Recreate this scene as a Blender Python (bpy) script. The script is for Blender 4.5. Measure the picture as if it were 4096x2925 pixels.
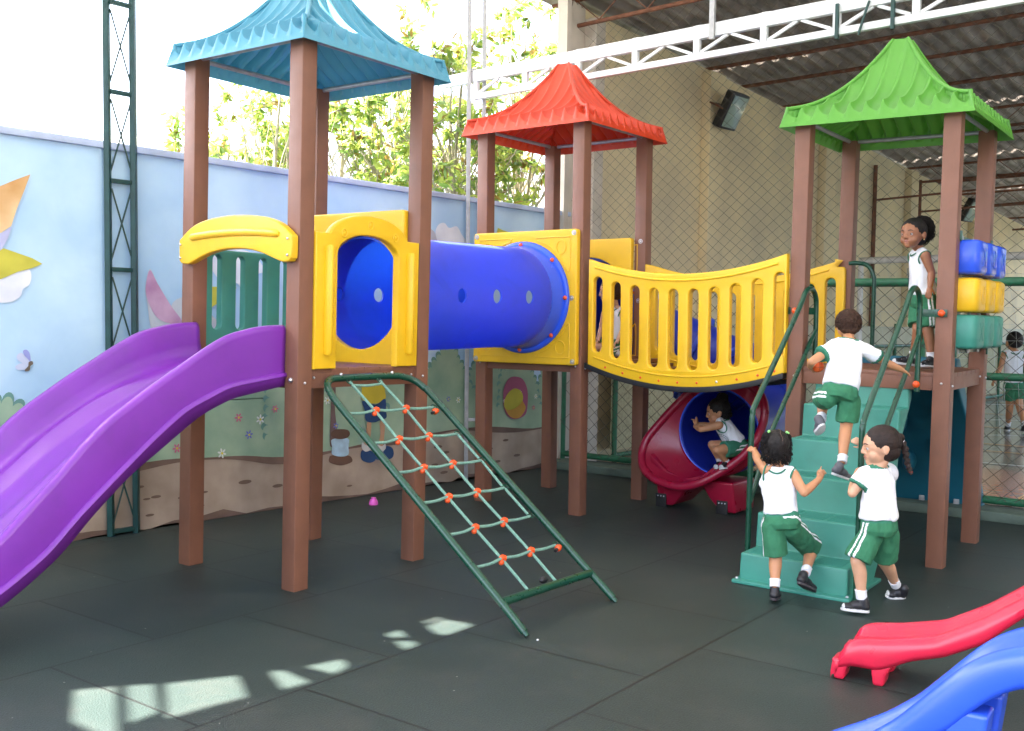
import bpy, bmesh, math, random
from mathutils import Vector, Matrix, noise
from mathutils.geometry import tessellate_polygon
R = math.radians
scene = bpy.context.scene
for o in list(bpy.data.objects): bpy.data.objects.remove(o)
# ------------------------------------------------------------------ camera
PIT, ROL, FPX, CH = -0.0437, 0.0177, 4157.7, 1.45
_F = Vector((0, math.cos(PIT), math.sin(PIT))); _U = Vector((0, -math.sin(PIT), math.cos(PIT))); _R = Vector((1, 0, 0))
CR = _R*math.cos(ROL) + _U*math.sin(ROL); CU = _U*math.cos(ROL) - _R*math.sin(ROL)
CAMP = Vector((0, 0, CH))
cd = bpy.data.cameras.new('camera'); cam = bpy.data.objects.new('camera', cd); scene.collection.objects.link(cam)
cd.sensor_width = 36; cd.lens = 36*FPX/4096; cd.clip_start = .05; cd.clip_end = 400
cam.matrix_world = Matrix(((CR.x, CU.x, -_F.x, 0), (CR.y, CU.y, -_F.y, 0), (CR.z, CU.z, -_F.z, CH), (0, 0, 0, 1)))
scene.camera = cam
scene.render.resolution_x = 1024; scene.render.resolution_y = 731
# ------------------------------------------------------------------ world, sun, exposure
SUN_EL, SUN_AZ = R(61), R(-84)          # azimuth measured from +Y towards +X
w = bpy.data.worlds.new('World'); scene.world = w; w.use_nodes = True
nt = w.node_tree; bg = nt.nodes['Background']
sky = nt.nodes.new('ShaderNodeTexSky'); sky.sky_type = 'NISHITA'; sky.sun_disc = False
sky.sun_elevation = SUN_EL; sky.sun_rotation = SUN_AZ; sky.dust_density = 6.0; sky.air_density = .8; sky.ozone_density = .4
nt.links.new(sky.outputs[0], bg.inputs[0]); bg.inputs[1].default_value = 0.15
sd = bpy.data.lights.new('sun', 'SUN'); sun = bpy.data.objects.new('sun', sd); scene.collection.objects.link(sun)
sd.energy = 5.0; sd.angle = R(0.5); sd.color = (1, .96, .88)
SUNV = Vector((math.sin(SUN_AZ)*math.cos(SUN_EL), math.cos(SUN_AZ)*math.cos(SUN_EL), math.sin(SUN_EL)))
sun.rotation_euler = SUNV.to_track_quat('Z', 'Y').to_euler(); sun.location = (0, 0, 12)
scene.view_settings.view_transform = 'Standard'; scene.view_settings.look = 'None'
scene.view_settings.exposure = 3.5; scene.view_settings.gamma = 1
# ------------------------------------------------------------------ helpers
KK = 4096/2274
def ray(X, Y):
    x = (X*KK-2048)/FPX; y = -(Y*KK-1462.5)/FPX
    return _F + x*CR + y*CU
def onplane(X, Y, p, n):
    d = ray(X, Y); return CAMP + d*((Vector(p)-CAMP).dot(n)/d.dot(n))
def ond(X, Y, dep):
    d = ray(X, Y); return CAMP + d*(dep/d.y)
def onz(X, Y, z=0):
    d = ray(X, Y); return CAMP + d*((z-CH)/d.z)
MATS = {}
def mat(name, col, rough=.5, var=.06, scale=8, bump=0, bscale=60, metal=0, spec=.5, trans=0, col2=None, mixs=2.0, coat=0, grime=0, gcol=.45, gscale=5, tcol=None):
    if name in MATS: return MATS[name]
    m = bpy.data.materials.new(name); m.use_nodes = True; t = m.node_tree; b = t.nodes['Principled BSDF']
    tc = t.nodes.new('ShaderNodeTexCoord'); nz = t.nodes.new('ShaderNodeTexNoise')
    nz.inputs['Scale'].default_value = scale; nz.inputs['Detail'].default_value = 5
    t.links.new(tc.outputs['Object'], nz.inputs['Vector'])
    rp = t.nodes.new('ShaderNodeValToRGB'); e = rp.color_ramp.elements
    e[0].position = .3; e[1].position = .7
    c = Vector(col); c2 = Vector(col2) if col2 else c
    e[0].color = (*[max(0, x*(1-var)) for x in c], 1); e[1].color = (*[min(1, x*(1+var)) for x in c2], 1)
    t.links.new(nz.outputs['Fac'], rp.inputs['Fac']); t.links.new(rp.outputs['Color'], b.inputs['Base Color'])
    if grime:
        ng = t.nodes.new('ShaderNodeTexNoise'); ng.inputs['Scale'].default_value = gscale; ng.inputs['Detail'].default_value = 9; ng.inputs['Roughness'].default_value = .68; ng.inputs['Distortion'].default_value = .6
        mg = t.nodes.new('ShaderNodeMapRange'); mg.inputs['From Min'].default_value = .50; mg.inputs['From Max'].default_value = .74; mg.inputs['To Max'].default_value = grime
        xg = t.nodes.new('ShaderNodeMix'); xg.data_type = 'RGBA'; xg.inputs['B'].default_value = (*[x*gcol+.012 for x in c], 1)
        t.links.new(tc.outputs['Object'], ng.inputs['Vector']); t.links.new(ng.outputs['Fac'], mg.inputs['Value']); t.links.new(mg.outputs[0], xg.inputs['Factor']); t.links.new(rp.outputs['Color'], xg.inputs['A']); t.links.new(xg.outputs['Result'], b.inputs['Base Color'])
    b.inputs['Roughness'].default_value = rough; b.inputs['Metallic'].default_value = metal
    b.inputs['Specular IOR Level'].default_value = spec
    if coat: b.inputs['Coat Weight'].default_value = coat; b.inputs['Coat Roughness'].default_value = .15
    mr = t.nodes.new('ShaderNodeMapRange'); mr.inputs['To Min'].default_value = rough*.85; mr.inputs['To Max'].default_value = min(1, rough*1.2)
    n3 = t.nodes.new('ShaderNodeTexNoise'); n3.inputs['Scale'].default_value = scale*2.3; t.links.new(tc.outputs['Object'], n3.inputs['Vector'])
    t.links.new(n3.outputs['Fac'], mr.inputs['Value']); t.links.new(mr.outputs[0], b.inputs['Roughness'])
    if bump:
        n2 = t.nodes.new('ShaderNodeTexNoise'); n2.inputs['Scale'].default_value = bscale; n2.inputs['Detail'].default_value = 3
        t.links.new(tc.outputs['Object'], n2.inputs['Vector'])
        bp = t.nodes.new('ShaderNodeBump'); bp.inputs['Strength'].default_value = bump; bp.inputs['Distance'].default_value = .01
        t.links.new(n2.outputs['Fac'], bp.inputs['Height']); t.links.new(bp.outputs[0], b.inputs['Normal'])
    if trans:
        tr = t.nodes.new('ShaderNodeBsdfTranslucent'); mx = t.nodes.new('ShaderNodeMixShader'); mx.inputs[0].default_value = trans
        (t.links.new(rp.outputs['Color'], tr.inputs['Color']) if not tcol else setattr(tr.inputs['Color'], 'default_value', (*tcol, 1))); t.links.new(b.outputs[0], mx.inputs[1]); t.links.new(tr.outputs[0], mx.inputs[2])
        t.links.new(mx.outputs[0], t.nodes['Material Output'].inputs['Surface'])
    MATS[name] = m; return m
def tag(o, label=None, cat=None, group=None, kind=None):
    if label: o['label'] = label
    if cat: o['category'] = cat
    if group: o['group'] = group
    if kind: o['kind'] = kind
    return o
MW = {}
def empty(name, M, label, cat, group=None):
    o = bpy.data.objects.new(name, None); scene.collection.objects.link(o)
    if not isinstance(M, Matrix): M = Matrix.Translation(Vector(M))
    o.matrix_world = M; MW[o.name] = M.copy(); o.empty_display_size = .2
    return tag(o, label, cat, group)
def frame3(o, x, y):
    x = Vector(x).normalized(); z = x.cross(Vector(y)).normalized(); y = z.cross(x)
    o = Vector(o); return Matrix(((x.x, y.x, z.x, o.x), (x.y, y.y, z.y, o.y), (x.z, y.z, z.z, o.z), (0, 0, 0, 1)))
class MB:
    def __init__(s): s.v = []; s.f = []; s.m = []
    def add(s, vs, fs, mi=0):
        n = len(s.v); s.v += [Vector(v) for v in vs]; s.f += [tuple(i+n for i in f) for f in fs]; s.m += [mi]*len(fs); return s
    def box(s, lo, hi, M=None, mi=0):
        (a, b, c), (d, e, f) = lo, hi
        vs = [Vector(p) for p in ((a, b, c), (d, b, c), (d, e, c), (a, e, c), (a, b, f), (d, b, f), (d, e, f), (a, e, f))]
        if M: vs = [M @ v for v in vs]
        return s.add(vs, [(0, 3, 2, 1), (4, 5, 6, 7), (0, 1, 5, 4), (1, 2, 6, 5), (2, 3, 7, 6), (3, 0, 4, 7)], mi)
    def bar(s, p, q, wdt, hgt, up=(0, 0, 1), mi=0):
        p = Vector(p); q = Vector(q); d = q-p; L = d.length; M = frame3(p, d, Vector(up).cross(d) if abs(d.normalized().dot(Vector(up).normalized())) < .98 else (1, .02, 0))
        return s.box((0, -wdt/2, -hgt/2), (L, wdt/2, hgt/2), M, mi)
    def tube(s, pts, r, n=12, closed=False, caps=True, mi=0, flat=1.0):
        pts = [Vector(p) for p in pts]; N = len(pts); rs = r if isinstance(r, (list, tuple)) else [r]*N
        t0 = (pts[1]-pts[0]).normalized(); a = Vector((0, 0, 1)) if abs(t0.z) < .9 else Vector((1, 0, 0))
        u = t0.cross(a).normalized(); rings = []
        for i in range(N):
            if closed: t = (pts[(i+1) % N]-pts[i-1]).normalized()
            else: t = (pts[min(i+1, N-1)]-pts[max(i-1, 0)]).normalized()
            u = (u-t*u.dot(t)).normalized(); w_ = t.cross(u)
            rings.append([pts[i]+(u*math.cos(2*math.pi*k/n)+w_*math.sin(2*math.pi*k/n)*flat)*rs[i] for k in range(n)])
        vs = [v for g in rings for v in g]; fs = []
        for i in range(N if closed else N-1):
            j = (i+1) % N
            for k in range(n): fs.append((i*n+k, i*n+(k+1) % n, j*n+(k+1) % n, j*n+k))
        if caps and not closed: fs += [tuple(range(n-1, -1, -1)), tuple((N-1)*n+k for k in range(n))]
        return s.add(vs, fs, mi)
    def sphere(s, c, r, n=12, M=None, mi=0):
        c = Vector(c); rr = Vector(r) if isinstance(r, (tuple, list, Vector)) else Vector((r, r, r)); vs = []; fs = []; h = n//2+1
        M3 = M or Matrix.Identity(3)
        for i in range(h+1):
            th = math.pi*i/h
            for k in range(n):
                ph = 2*math.pi*k/n; vs.append(c+M3 @ Vector((rr.x*math.sin(th)*math.cos(ph), rr.y*math.sin(th)*math.sin(ph), rr.z*math.cos(th))))
        for i in range(h):
            for k in range(n):
                a, b, c_, d = i*n+k, i*n+(k+1) % n, (i+1)*n+(k+1) % n, (i+1)*n+k
                fs.append((a, d, c_, b))
        return s.add(vs, fs, mi)
    def loft(s, rings, closed=False, caps=False, mi=0):
        n = len(rings[0]); vs = [v for g in rings for v in g]; fs = []
        for i in range(len(rings)-1):
            for k in range(n if closed else n-1): fs.append((i*n+k, i*n+(k+1) % n, (i+1)*n+(k+1) % n, (i+1)*n+k))
        if caps: fs += [tuple(range(n-1, -1, -1)), tuple((len(rings)-1)*n+k for k in range(n))]
        return s.add(vs, fs, mi)
    def build(s, name, mats, parent=None, bevel=0, seg=2, smooth=35, world=False, weld=0, fixn=True):
        me = bpy.data.meshes.new(name)
        vs = s.v
        if world and parent is not None:
            Mi = MW[parent.name].inverted(); vs = [Mi @ v for v in vs]
        me.from_pydata([tuple(v) for v in vs], [], s.f)
        mats = mats if isinstance(mats, (list, tuple)) else [mats]
        for m in mats: me.materials.append(m)
        if len(mats) > 1: me.polygons.foreach_set('material_index', s.m)
        if bevel or weld or fixn:
            bm = bmesh.new(); bm.from_mesh(me)
            if weld: bmesh.ops.remove_doubles(bm, verts=bm.verts, dist=weld)
            if fixn: bmesh.ops.recalc_face_normals(bm, faces=bm.faces)
            if bevel:
                es = [e for e in bm.edges if len(e.link_faces) == 2 and e.calc_face_angle(0) > R(40)]
                bmesh.ops.bevel(bm, geom=es, offset=bevel, segments=seg, affect='EDGES', clamp_overlap=True, profile=.6)
            bm.to_mesh(me); bm.free()
        me.shade_smooth()
        if smooth is not None: me.set_sharp_from_angle(angle=R(smooth))
        o = bpy.data.objects.new(name, me); scene.collection.objects.link(o)
        if parent is not None: o.parent = parent
        return o
def spl(pts, n=8, closed=False):
    pts = [Vector(p) for p in pts]; N = len(pts); out = []
    for i in range(N if closed else N-1):
        if closed: a, b, c, d = pts[i-1], pts[i], pts[(i+1) % N], pts[(i+2) % N]
        else: a, b, c, d = pts[max(i-1, 0)], pts[i], pts[i+1], pts[min(i+2, N-1)]
        for k in range(n):
            t = k/n; out.append(.5*((2*b)+(c-a)*t+(2*a-5*b+4*c-d)*t*t+(3*b-a-3*c+d)*t**3))
    if not closed: out.append(pts[-1])
    return out
def plate(name, loops, th, M, m, parent, bev=.006, res=2):
    """flat moulded panel with holes; loops of (x,y); M: panel frame -> parent's space"""
    cu = bpy.data.curves.new('tmp', 'CURVE'); cu.dimensions = '2D'; cu.fill_mode = 'BOTH'; cu.extrude = max(th/2-bev, .0005); cu.bevel_depth = bev; cu.bevel_resolution = res
    cu.offset = -bev
    for lp in loops:
        sp = cu.splines.new('POLY'); sp.points.add(len(lp)-1); sp.use_cyclic_u = True
        for p, q in zip(sp.points, lp): p.co = (q[0], q[1], 0, 1)
    o = bpy.data.objects.new('tmp', cu); scene.collection.objects.link(o)
    dg = bpy.context.evaluated_depsgraph_get(); me = bpy.data.meshes.new_from_object(o.evaluated_get(dg))
    bpy.data.objects.remove(o); bpy.data.curves.remove(cu)
    me.name = name; me.transform(M); me.materials.clear(); me.materials.append(m)
    bm = bmesh.new(); bm.from_mesh(me); bmesh.ops.remove_doubles(bm, verts=bm.verts, dist=.0003); bmesh.ops.recalc_face_normals(bm, faces=bm.faces); bm.to_mesh(me); bm.free()
    me.shade_smooth(); me.set_sharp_from_angle(angle=R(38))
    ob = bpy.data.objects.new(name, me); scene.collection.objects.link(ob); ob.parent = parent
    return ob
def arc(cx, cy, rx, ry, a0, a1, n=16):
    return [(cx+rx*math.cos(R(a0+(a1-a0)*i/n)), cy+ry*math.sin(R(a0+(a1-a0)*i/n))) for i in range(n+1)]
def slot(cx, y0, y1, hw, n=8):
    return arc(cx, y1-hw, hw, hw, 0, 180, n)+arc(cx, y0+hw, hw, hw, 180, 360, n)
def rrect(x0, y0, x1, y1, r, n=4):
    return arc(x1-r, y0+r, r, r, -90, 0, n)+arc(x1-r, y1-r, r, r, 0, 90, n)+arc(x0+r, y1-r, r, r, 90, 180, n)+arc(x0+r, y0+r, r, r, 180, 270, n)
def bolts(name, pts, axis, r, m, parent, h=.006, world=False):
    out = []
    for p in pts:
        b = MB(); b.sphere(p, r if h is None else (r, r, r), 10); o = b.build(name, m, parent, world=world); out.append(o)
    return out
# ------------------------------------------------------------------ materials
PL = dict(rough=.38, var=.05, scale=5, bump=.10, bscale=140, grime=.45)
yellow = mat('yellow_plastic', (.80, .47, .012), **dict(PL, grime=.22, gcol=.6, gscale=7))
blue_pl = mat('blue_plastic', (.085, .125, .74), trans=.5, tcol=(.16, .42, 1.0), **dict(PL, grime=.55, gscale=3.2))
cyan_pl = mat('cyan_plastic', (.075, .31, .43), trans=.10, grime=.3, gcol=.7, rough=.42, var=.05, scale=4, bump=.06, bscale=120)
redroof = mat('red_plastic', (.62, .050, .012), trans=.08, grime=.3, gcol=.7, rough=.42, var=.05, scale=4, bump=.06, bscale=120)
greenroof = mat('green_plastic', (.115, .37, .045), trans=.10, grime=.3, gcol=.7, rough=.42, var=.05, scale=4, bump=.06, bscale=120)
purple = mat('purple_plastic', (.185, .028, .34), grime=.35, gcol=.6, rough=.3, var=.08, scale=3, bump=.05, bscale=150)
teal = mat('teal_plastic', (.045, .25, .19), grime=.4, gcol=.6, rough=.45, var=.08, scale=3, bump=.05, bscale=120)
tealdark = mat('petrol_plastic', (.012, .135, .20), rough=.5, var=.08, scale=3, bump=.05, bscale=120)
crimson = mat('crimson_plastic', (.33, .008, .035), rough=.28, var=.08, scale=3, bump=.04, bscale=150)
pinkred = mat('pink_red_plastic', (.60, .015, .05), grime=.5, gcol=.5, rough=.28, var=.06, scale=4, bump=.04, bscale=150)
blue2 = mat('slide_blue_plastic', (.03, .10, .72), rough=.25, var=.06, scale=4, bump=.03, bscale=150)
orange = mat('orange_plastic', (.75, .085, .012), rough=.35, var=.05)
gtube = mat('green_painted_tube', (.005, .055, .030), rough=.28, var=.15, scale=14, bump=.05, bscale=60, coat=.1)
gfence = mat('green_fence_paint', (.02, .13, .06), rough=.5, var=.25, scale=9, bump=.1, bscale=50)
galv = mat('galvanised_steel', (.42, .42, .42), rough=.5, var=.15, scale=20, metal=.6)
steel = mat('bolt_steel', (.6, .6, .62), rough=.3, metal=.9)
whitep = mat('white_truss_paint', (.78, .79, .80), rough=.5, var=.06, scale=9)
dgreenp = mat('dark_green_paint', (.012, .055, .050), rough=.4, var=.2, scale=12)
rust = mat('rusty_steel', (.16, .06, .03), rough=.8, var=.4, scale=14, bump=.3)
blackr = mat('black_rubber', (.012, .012, .013), rough=.5)
rope = mat('mint_rope', (.20, .38, .30), rough=.8, var=.2, scale=90, bump=.8, bscale=260)
netm = mat('net_twine', (.075, .068, .052), rough=.9)
plaster = mat('pale_plaster', (.56, .50, .42), rough=.9, var=.14, scale=3, bump=.3, bscale=25)
def post_material():
    m = mat('brown_recycled_wood', (.21, .088, .052), grime=.35, gcol=.6, gscale=4, rough=.5, var=.08, scale=6, bump=.1, bscale=50); t = m.node_tree
    b = t.nodes['Principled BSDF']; tc = t.nodes.new('ShaderNodeTexCoord'); mp = t.nodes.new('ShaderNodeMapping'); mp.inputs['Scale'].default_value = (160, 160, 1.5)
    nz = t.nodes.new('ShaderNodeTexNoise'); nz.inputs['Scale'].default_value = 1.0; nz.inputs['Detail'].default_value = 2
    t.links.new(tc.outputs['Object'], mp.inputs['Vector']); t.links.new(mp.outputs[0], nz.inputs['Vector'])
    bp = t.nodes.new('ShaderNodeBump'); bp.inputs['Strength'].default_value = .35; bp.inputs['Distance'].default_value = .003
    t.links.new(nz.outputs['Fac'], bp.inputs['Height']); t.links.new(bp.outputs[0], b.inputs['Normal']); return m
wood = post_material()
def TF(B, e2, e1, up):
    return Matrix(((e2[0], e1[0], up[0], B[0]), (e2[1], e1[1], up[1], B[1]), (e2[2], e1[2], up[2], B[2]), (0, 0, 0, 1)))
TM = {'A': TF((-1.1261, 5.4041, 0), (.59755, .8018, -.00756), (-.80179, .59759, .00432), (.00798, .00348, .99996)),
      'R': TF((.5188, 7.6753, 0), (.59776, .80166, .00468), (-.80165, .59778, -.00459), (-.00647, -.00101, .99998)),
      'G': TF((2.6036, 6.1835, 0), (.58213, .81308, .00496), (-.81309, .58209, .00802), (.00363, -.0087, .99996))}
SX = {'A': (.9276, .8949), 'R': (.9242, .9011), 'G': (.928, .9077)}
PW = .1007
def on(n, ax, c, X, Y):
    M = TM[n]; col = M.col[ax].to_3d(); return M.inverted() @ onplane(X, Y, M.translation+col*c, col)
RG = {1: (0, 0), 2: (1300, 0), 3: (2696, 0), 4: (0, 900), 5: (1300, 900), 6: (2696, 900), 7: (0, 1925), 8: (1300, 1925), 9: (2696, 1925)}
def g(r, x, y): return ((RG[r][0]+x*1400/2274)/KK, (RG[r][1]+y*1400/2274)/KK)
def zz(x0, y0, s=.30783): return lambda x, y: ((x0+x*s)/KK, (y0+y*s)/KK)

# ------------------------------------------------------------------ the ground
def rubber():
    m = bpy.data.materials.new('rubber_tiles'); m.use_nodes = True; t = m.node_tree; b = t.nodes['Principled BSDF']; L = t.links.new
    N = t.nodes.new
    tc = N('ShaderNodeTexCoord'); mp = N('ShaderNodeMapping'); mp.inputs['Location'].default_value = (.93+97.5, .135+.975*101, 0)
    L(tc.outputs['Object'], mp.inputs['Vector'])
    br = N('ShaderNodeTexBrick'); br.inputs['Scale'].default_value = 1; br.inputs['Mortar Size'].default_value = .0065; br.inputs['Color1'].default_value = (.80, .80, .80, 1); br.inputs['Color2'].default_value = (1.12, 1.12, 1.12, 1); br.inputs['Mortar Smooth'].default_value = .15
    br.inputs['Brick Width'].default_value = .975; br.inputs['Row Height'].default_value = .975; br.offset = .5; br.offset_frequency = 2
    L(mp.outputs[0], br.inputs['Vector'])
    n1 = N('ShaderNodeTexNoise'); n1.inputs['Scale'].default_value = .8; n1.inputs['Detail'].default_value = 6; L(tc.outputs['Object'], n1.inputs['Vector'])
    rp = N('ShaderNodeValToRGB'); e = rp.color_ramp.elements; e[0].position = .35; e[1].position = .68; e[0].color = (.015, .028, .025, 1); e[1].color = (.029, .043, .039, 1); L(n1.outputs['Fac'], rp.inputs['Fac'])
    n2 = N('ShaderNodeTexNoise'); n2.inputs['Scale'].default_value = 150; n2.inputs['Detail'].default_value = 2; L(tc.outputs['Object'], n2.inputs['Vector'])
    r2 = N('ShaderNodeValToRGB'); e = r2.color_ramp.elements; e[0].position = .3; e[1].position = .75; e[0].color = (.45, .45, .45, 1); e[1].color = (1.75, 1.75, 1.7, 1); L(n2.outputs['Fac'], r2.inputs['Fac'])
    mx = N('ShaderNodeMix'); mx.data_type = 'RGBA'; mx.blend_type = 'MULTIPLY'; mx.inputs['Factor'].default_value = 1; L(rp.outputs[0], mx.inputs['A']); L(r2.outputs[0], mx.inputs['B'])
    mt = N('ShaderNodeMix'); mt.data_type = 'RGBA'; mt.blend_type = 'MULTIPLY'; mt.inputs['Factor'].default_value = 1; L(mx.outputs['Result'], mt.inputs['A']); L(br.outputs['Color'], mt.inputs['B'])
    # scuffs
    n4 = N('ShaderNodeTexNoise'); n4.inputs['Scale'].default_value = 2.2; n4.inputs['Detail'].default_value = 8; n4.inputs['Roughness'].default_value = .7; L(tc.outputs['Object'], n4.inputs['Vector'])
    r4 = N('ShaderNodeMapRange'); r4.inputs['From Min'].default_value = .50; r4.inputs['From Max'].default_value = .74; r4.inputs['To Max'].default_value = .6; L(n4.outputs['Fac'], r4.inputs['Value'])
    m4 = N('ShaderNodeMix'); m4.data_type = 'RGBA'; L(r4.outputs[0], m4.inputs['Factor']); L(mt.outputs['Result'], m4.inputs['A']); m4.inputs['B'].default_value = (.052, .052, .045, 1)
    # tiny litter specks
    vo = N('ShaderNodeTexVoronoi'); vo.inputs['Scale'].default_value = 7; L(tc.outputs['Object'], vo.inputs['Vector'])
    lt = N('ShaderNodeMath'); lt.operation = 'LESS_THAN'; lt.inputs[1].default_value = .03; L(vo.outputs['Distance'], lt.inputs[0])
    gt = N('ShaderNodeSeparateColor'); L(vo.outputs['Color'], gt.inputs[0]); g2 = N('ShaderNodeMath'); g2.operation = 'GREATER_THAN'; g2.inputs[1].default_value = .5; L(gt.outputs[0], g2.inputs[0])
    ml = N('ShaderNodeMath'); ml.operation = 'MULTIPLY'; L(lt.outputs[0], ml.inputs[0]); L(g2.outputs[0], ml.inputs[1])
    m5 = N('ShaderNodeMix'); m5.data_type = 'RGBA'; L(ml.outputs[0], m5.inputs['Factor']); L(m4.outputs['Result'], m5.inputs['A']); m5.inputs['B'].default_value = (.30, .29, .25, 1)
    m6 = N('ShaderNodeMix'); m6.data_type = 'RGBA'; L(br.outputs['Fac'], m6.inputs['Factor']); L(m5.outputs['Result'], m6.inputs['A']); m6.inputs['B'].default_value = (.004, .007, .006, 1)
    L(m6.outputs['Result'], b.inputs['Base Color']); b.inputs['Roughness'].default_value = .5; b.inputs['Specular IOR Level'].default_value = .5
    bp = N('ShaderNodeBump'); bp.inputs['Strength'].default_value = .55; bp.inputs['Distance'].default_value = .004; L(n2.outputs['Fac'], bp.inputs['Height']); L(bp.outputs[0], b.inputs['Normal'])
    return m
def place(o, M): o.matrix_world = M; return o
M0 = Matrix.Rotation(R(53.3), 4, 'Z'); M0.translation = (-1.1261, 5.4041, 0)
mb = MB(); Mi = M0.inverted(); mb.add([Mi @ Vector(p) for p in ((-120, -60, 0), (120, -60, 0), (120, 160, 0), (-120, 160, 0))], [(0, 1, 2, 3)])
gr = mb.build('ground', rubber(), smooth=None, fixn=False); gr.matrix_world = M0; tag(gr, kind='structure')
# ------------------------------------------------------------------ mural wall
WP = Vector((-2.756, 6.576, 0)); WD = Vector((.6428, .7660, 0)); WN = Vector((.7660, -.6428, 0))      # along, and towards the playground
MWALL = frame3(WP, WD, (0, 0, 1))        # x along, y up, z = WN
def wl(X, Y):
    P = onplane(X, Y, WP, WN)-WP; return (P.dot(WD), P.z)
wallblue = mat('mural_sky_paint', (.42, .65, .88), rough=.75, var=.07, scale=1.1, bump=.2, bscale=9, col2=(.62, .80, .92), grime=.25, gcol=.8, gscale=1.6)
capm = mat('wall_cap_paint', (.50, .58, .74), rough=.8, var=.15, scale=6, bump=.2, bscale=30)
wall = empty('mural_wall', MWALL, 'long pale blue wall painted with a storybook landscape along the left', 'wall')
mb = MB(); mb.box((-7, -.2, -.14), (5.02, 2.50, 0)); mb.build('wall_body', wallblue, wall)
mb = MB(); mb.box((-7, 2.50, -.17), (3.58, 2.545, .035)); mb.box((3.60, 2.497, -.17), (5.12, 2.54, .04)); mb.build('coping', capm, wall, bevel=.006)
PCOL = {}
def pm(name, c, v=.08, c2=None, sc=5): return mat('mural_'+name, c, rough=.78, var=v, scale=sc, bump=.06, bscale=20, col2=c2)
def paint(name, pts, m, layer, label=None, smooth=True, px=True, n=4):
    p = [wl(*q) for q in pts] if px else pts
    if smooth: p = [(a.x, a.y) for a in spl([(x, y, 0) for x, y in p], n, True)]
    z = .003*layer; v = [Vector((x, y, z)) for x, y in p]; tl = tessellate_polygon([v])
    mb = MB(); mb.add(v, [tuple(t) for t in tl]); o = mb.build(name, m, wall, smooth=None)
    nn = o.data.polygons[0].normal
    if nn.z < 0: o.data.flip_normals()
    if label: o['label'] = label
    return o
def scallop(base, closing, bump=.07, dep=.045):
    """scalloped outline over the open polyline base, closed through closing"""
    out = []; rnd = random.Random(3)
    seg = [(Vector(a), Vector(b)) for a, b in zip(base[:-1], base[1:])]
    for a, b in seg:
        L_ = (b-a).length; k = max(1, round(L_/bump)); d = (b-a)/k; nrm = Vector((-d.y, d.x)).normalized()
        if nrm.y < 0 and abs(d.x) > 1e-4: nrm = -nrm
        for i in range(k):
            s0 = a+d*i
            for j in range(7):
                th = math.pi*j/7; out.append(s0+d*(.5-.5*math.cos(th))+nrm*dep*math.sin(th)*(1+.25*math.sin(i*2.3)))
    return [(p.x, p.y) for p in out]+closing
bush_dark = pm('bush_shadow', (.16, .33, .28)); bush_l = pm('bush', (.27, .43, .30), .12, (.38, .50, .34), 3)
soil = pm('soil', (.36, .27, .20), .15, (.44, .35, .27), 3); soild = pm('soil_edge', (.19, .12, .09), .2)
# undergrowth band
hill = [(-6.8, .42), (-5, .5), (-3, .42), (-1, .5), (0, .44), (.6, .46), (.93, .445), (1.25, .43), (1.6, .39), (2.1, .40), (2.5, .43), (3.15, .453), (3.6, .47), (4.02, .455), (4.6, .40), (5.01, .435)]
hs = [(p.x, p.y) for p in spl([(a, b, 0) for a, b in hill], 4)]
bushes = [[(-3.6, .4), (-3.3, .95), (-2.9, 1.25), (-2.4, .9), (-2.2, .45)], [(-1.6, .4), (-1.3, .8), (-.9, 1.02), (-.4, .9), (0, .6), (.2, .44)], [(.50, .42), (.62, .78), (.80, .93), (1.03, 1.10), (1.17, 1.13), (1.36, 1.02), (1.43, .86), (1.72, .66), (1.95, .4)], [(1.45, .39), (1.46, .80), (1.52, 1.12), (1.66, 1.22), (2.0, 1.3), (2.25, 1.1), (2.55, .95), (2.7, .6)],
          [(2.35, .4), (2.42, .9), (2.62, 1.12), (2.85, 1.08), (3.1, .82), (3.14, .45)], [(3.0, .42), (3.02, .88), (3.25, 1.10), (3.42, 1.24), (3.58, 1.02), (3.80, .72), (3.9, .44)], [(3.62, .42), (3.64, .88), (3.84, 1.20), (4.02, 1.05), (4.2, .9), (4.3, .44)], [(4.10, .42), (4.12, .95), (4.34, 1.13), (4.6, .92), (4.68, .72), (4.75, .4)], [(4.60, .4), (4.62, .66), (4.78, .98), (4.95, 1.05), (5.0, .9), (5.01, .4)]]
bushes = [[(x, min(y, 1.3)) for x, y in b] for b in bushes]
for i, b in enumerate(bushes):
    cx_ = sum(p[0] for p in b)/len(b); cy_ = .55; lay = 1+(i % 2)*2
    paint('painted_bush_shade', scallop(b, []), bush_dark, lay, px=False, smooth=False)
    bi = [(cx_+(x-cx_)*.97, max(y-.024, .36)) for x, y in b]
    paint('painted_bush', scallop(bi, [], dep=.043), bush_l, lay+1, px=False, smooth=False)
paint('painted_undergrowth', [(x, .60+.05*math.sin(x*3.1)+.03*math.sin(x*7.7)) for x in [-6.8+11.8*i/90 for i in range(91)]]+[(5.01, .38), (-6.8, .38)], bush_l, 5, px=False, smooth=False)
paint('painted_soil', hs+[(5.01, .002), (-6.8, .002)], soil, 6, px=False, smooth=False)
paint('painted_soil_edge', hs+[(x, y-.035-.02*math.sin(x*5)) for x, y in reversed(hs)], soild, 7, px=False, smooth=False)
paint('painted_soil_edge', [(-6.8, .001), (5.01, .001)]+[(5.01-11.8*i/60, .03+.022*math.sin(i*1.3)+.015*math.sin(i*2.9)) for i in range(61)], pm('skirt_stain', (.16, .10, .075), .3), 7, px=False, smooth=False)
rnd = random.Random(7)
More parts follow.
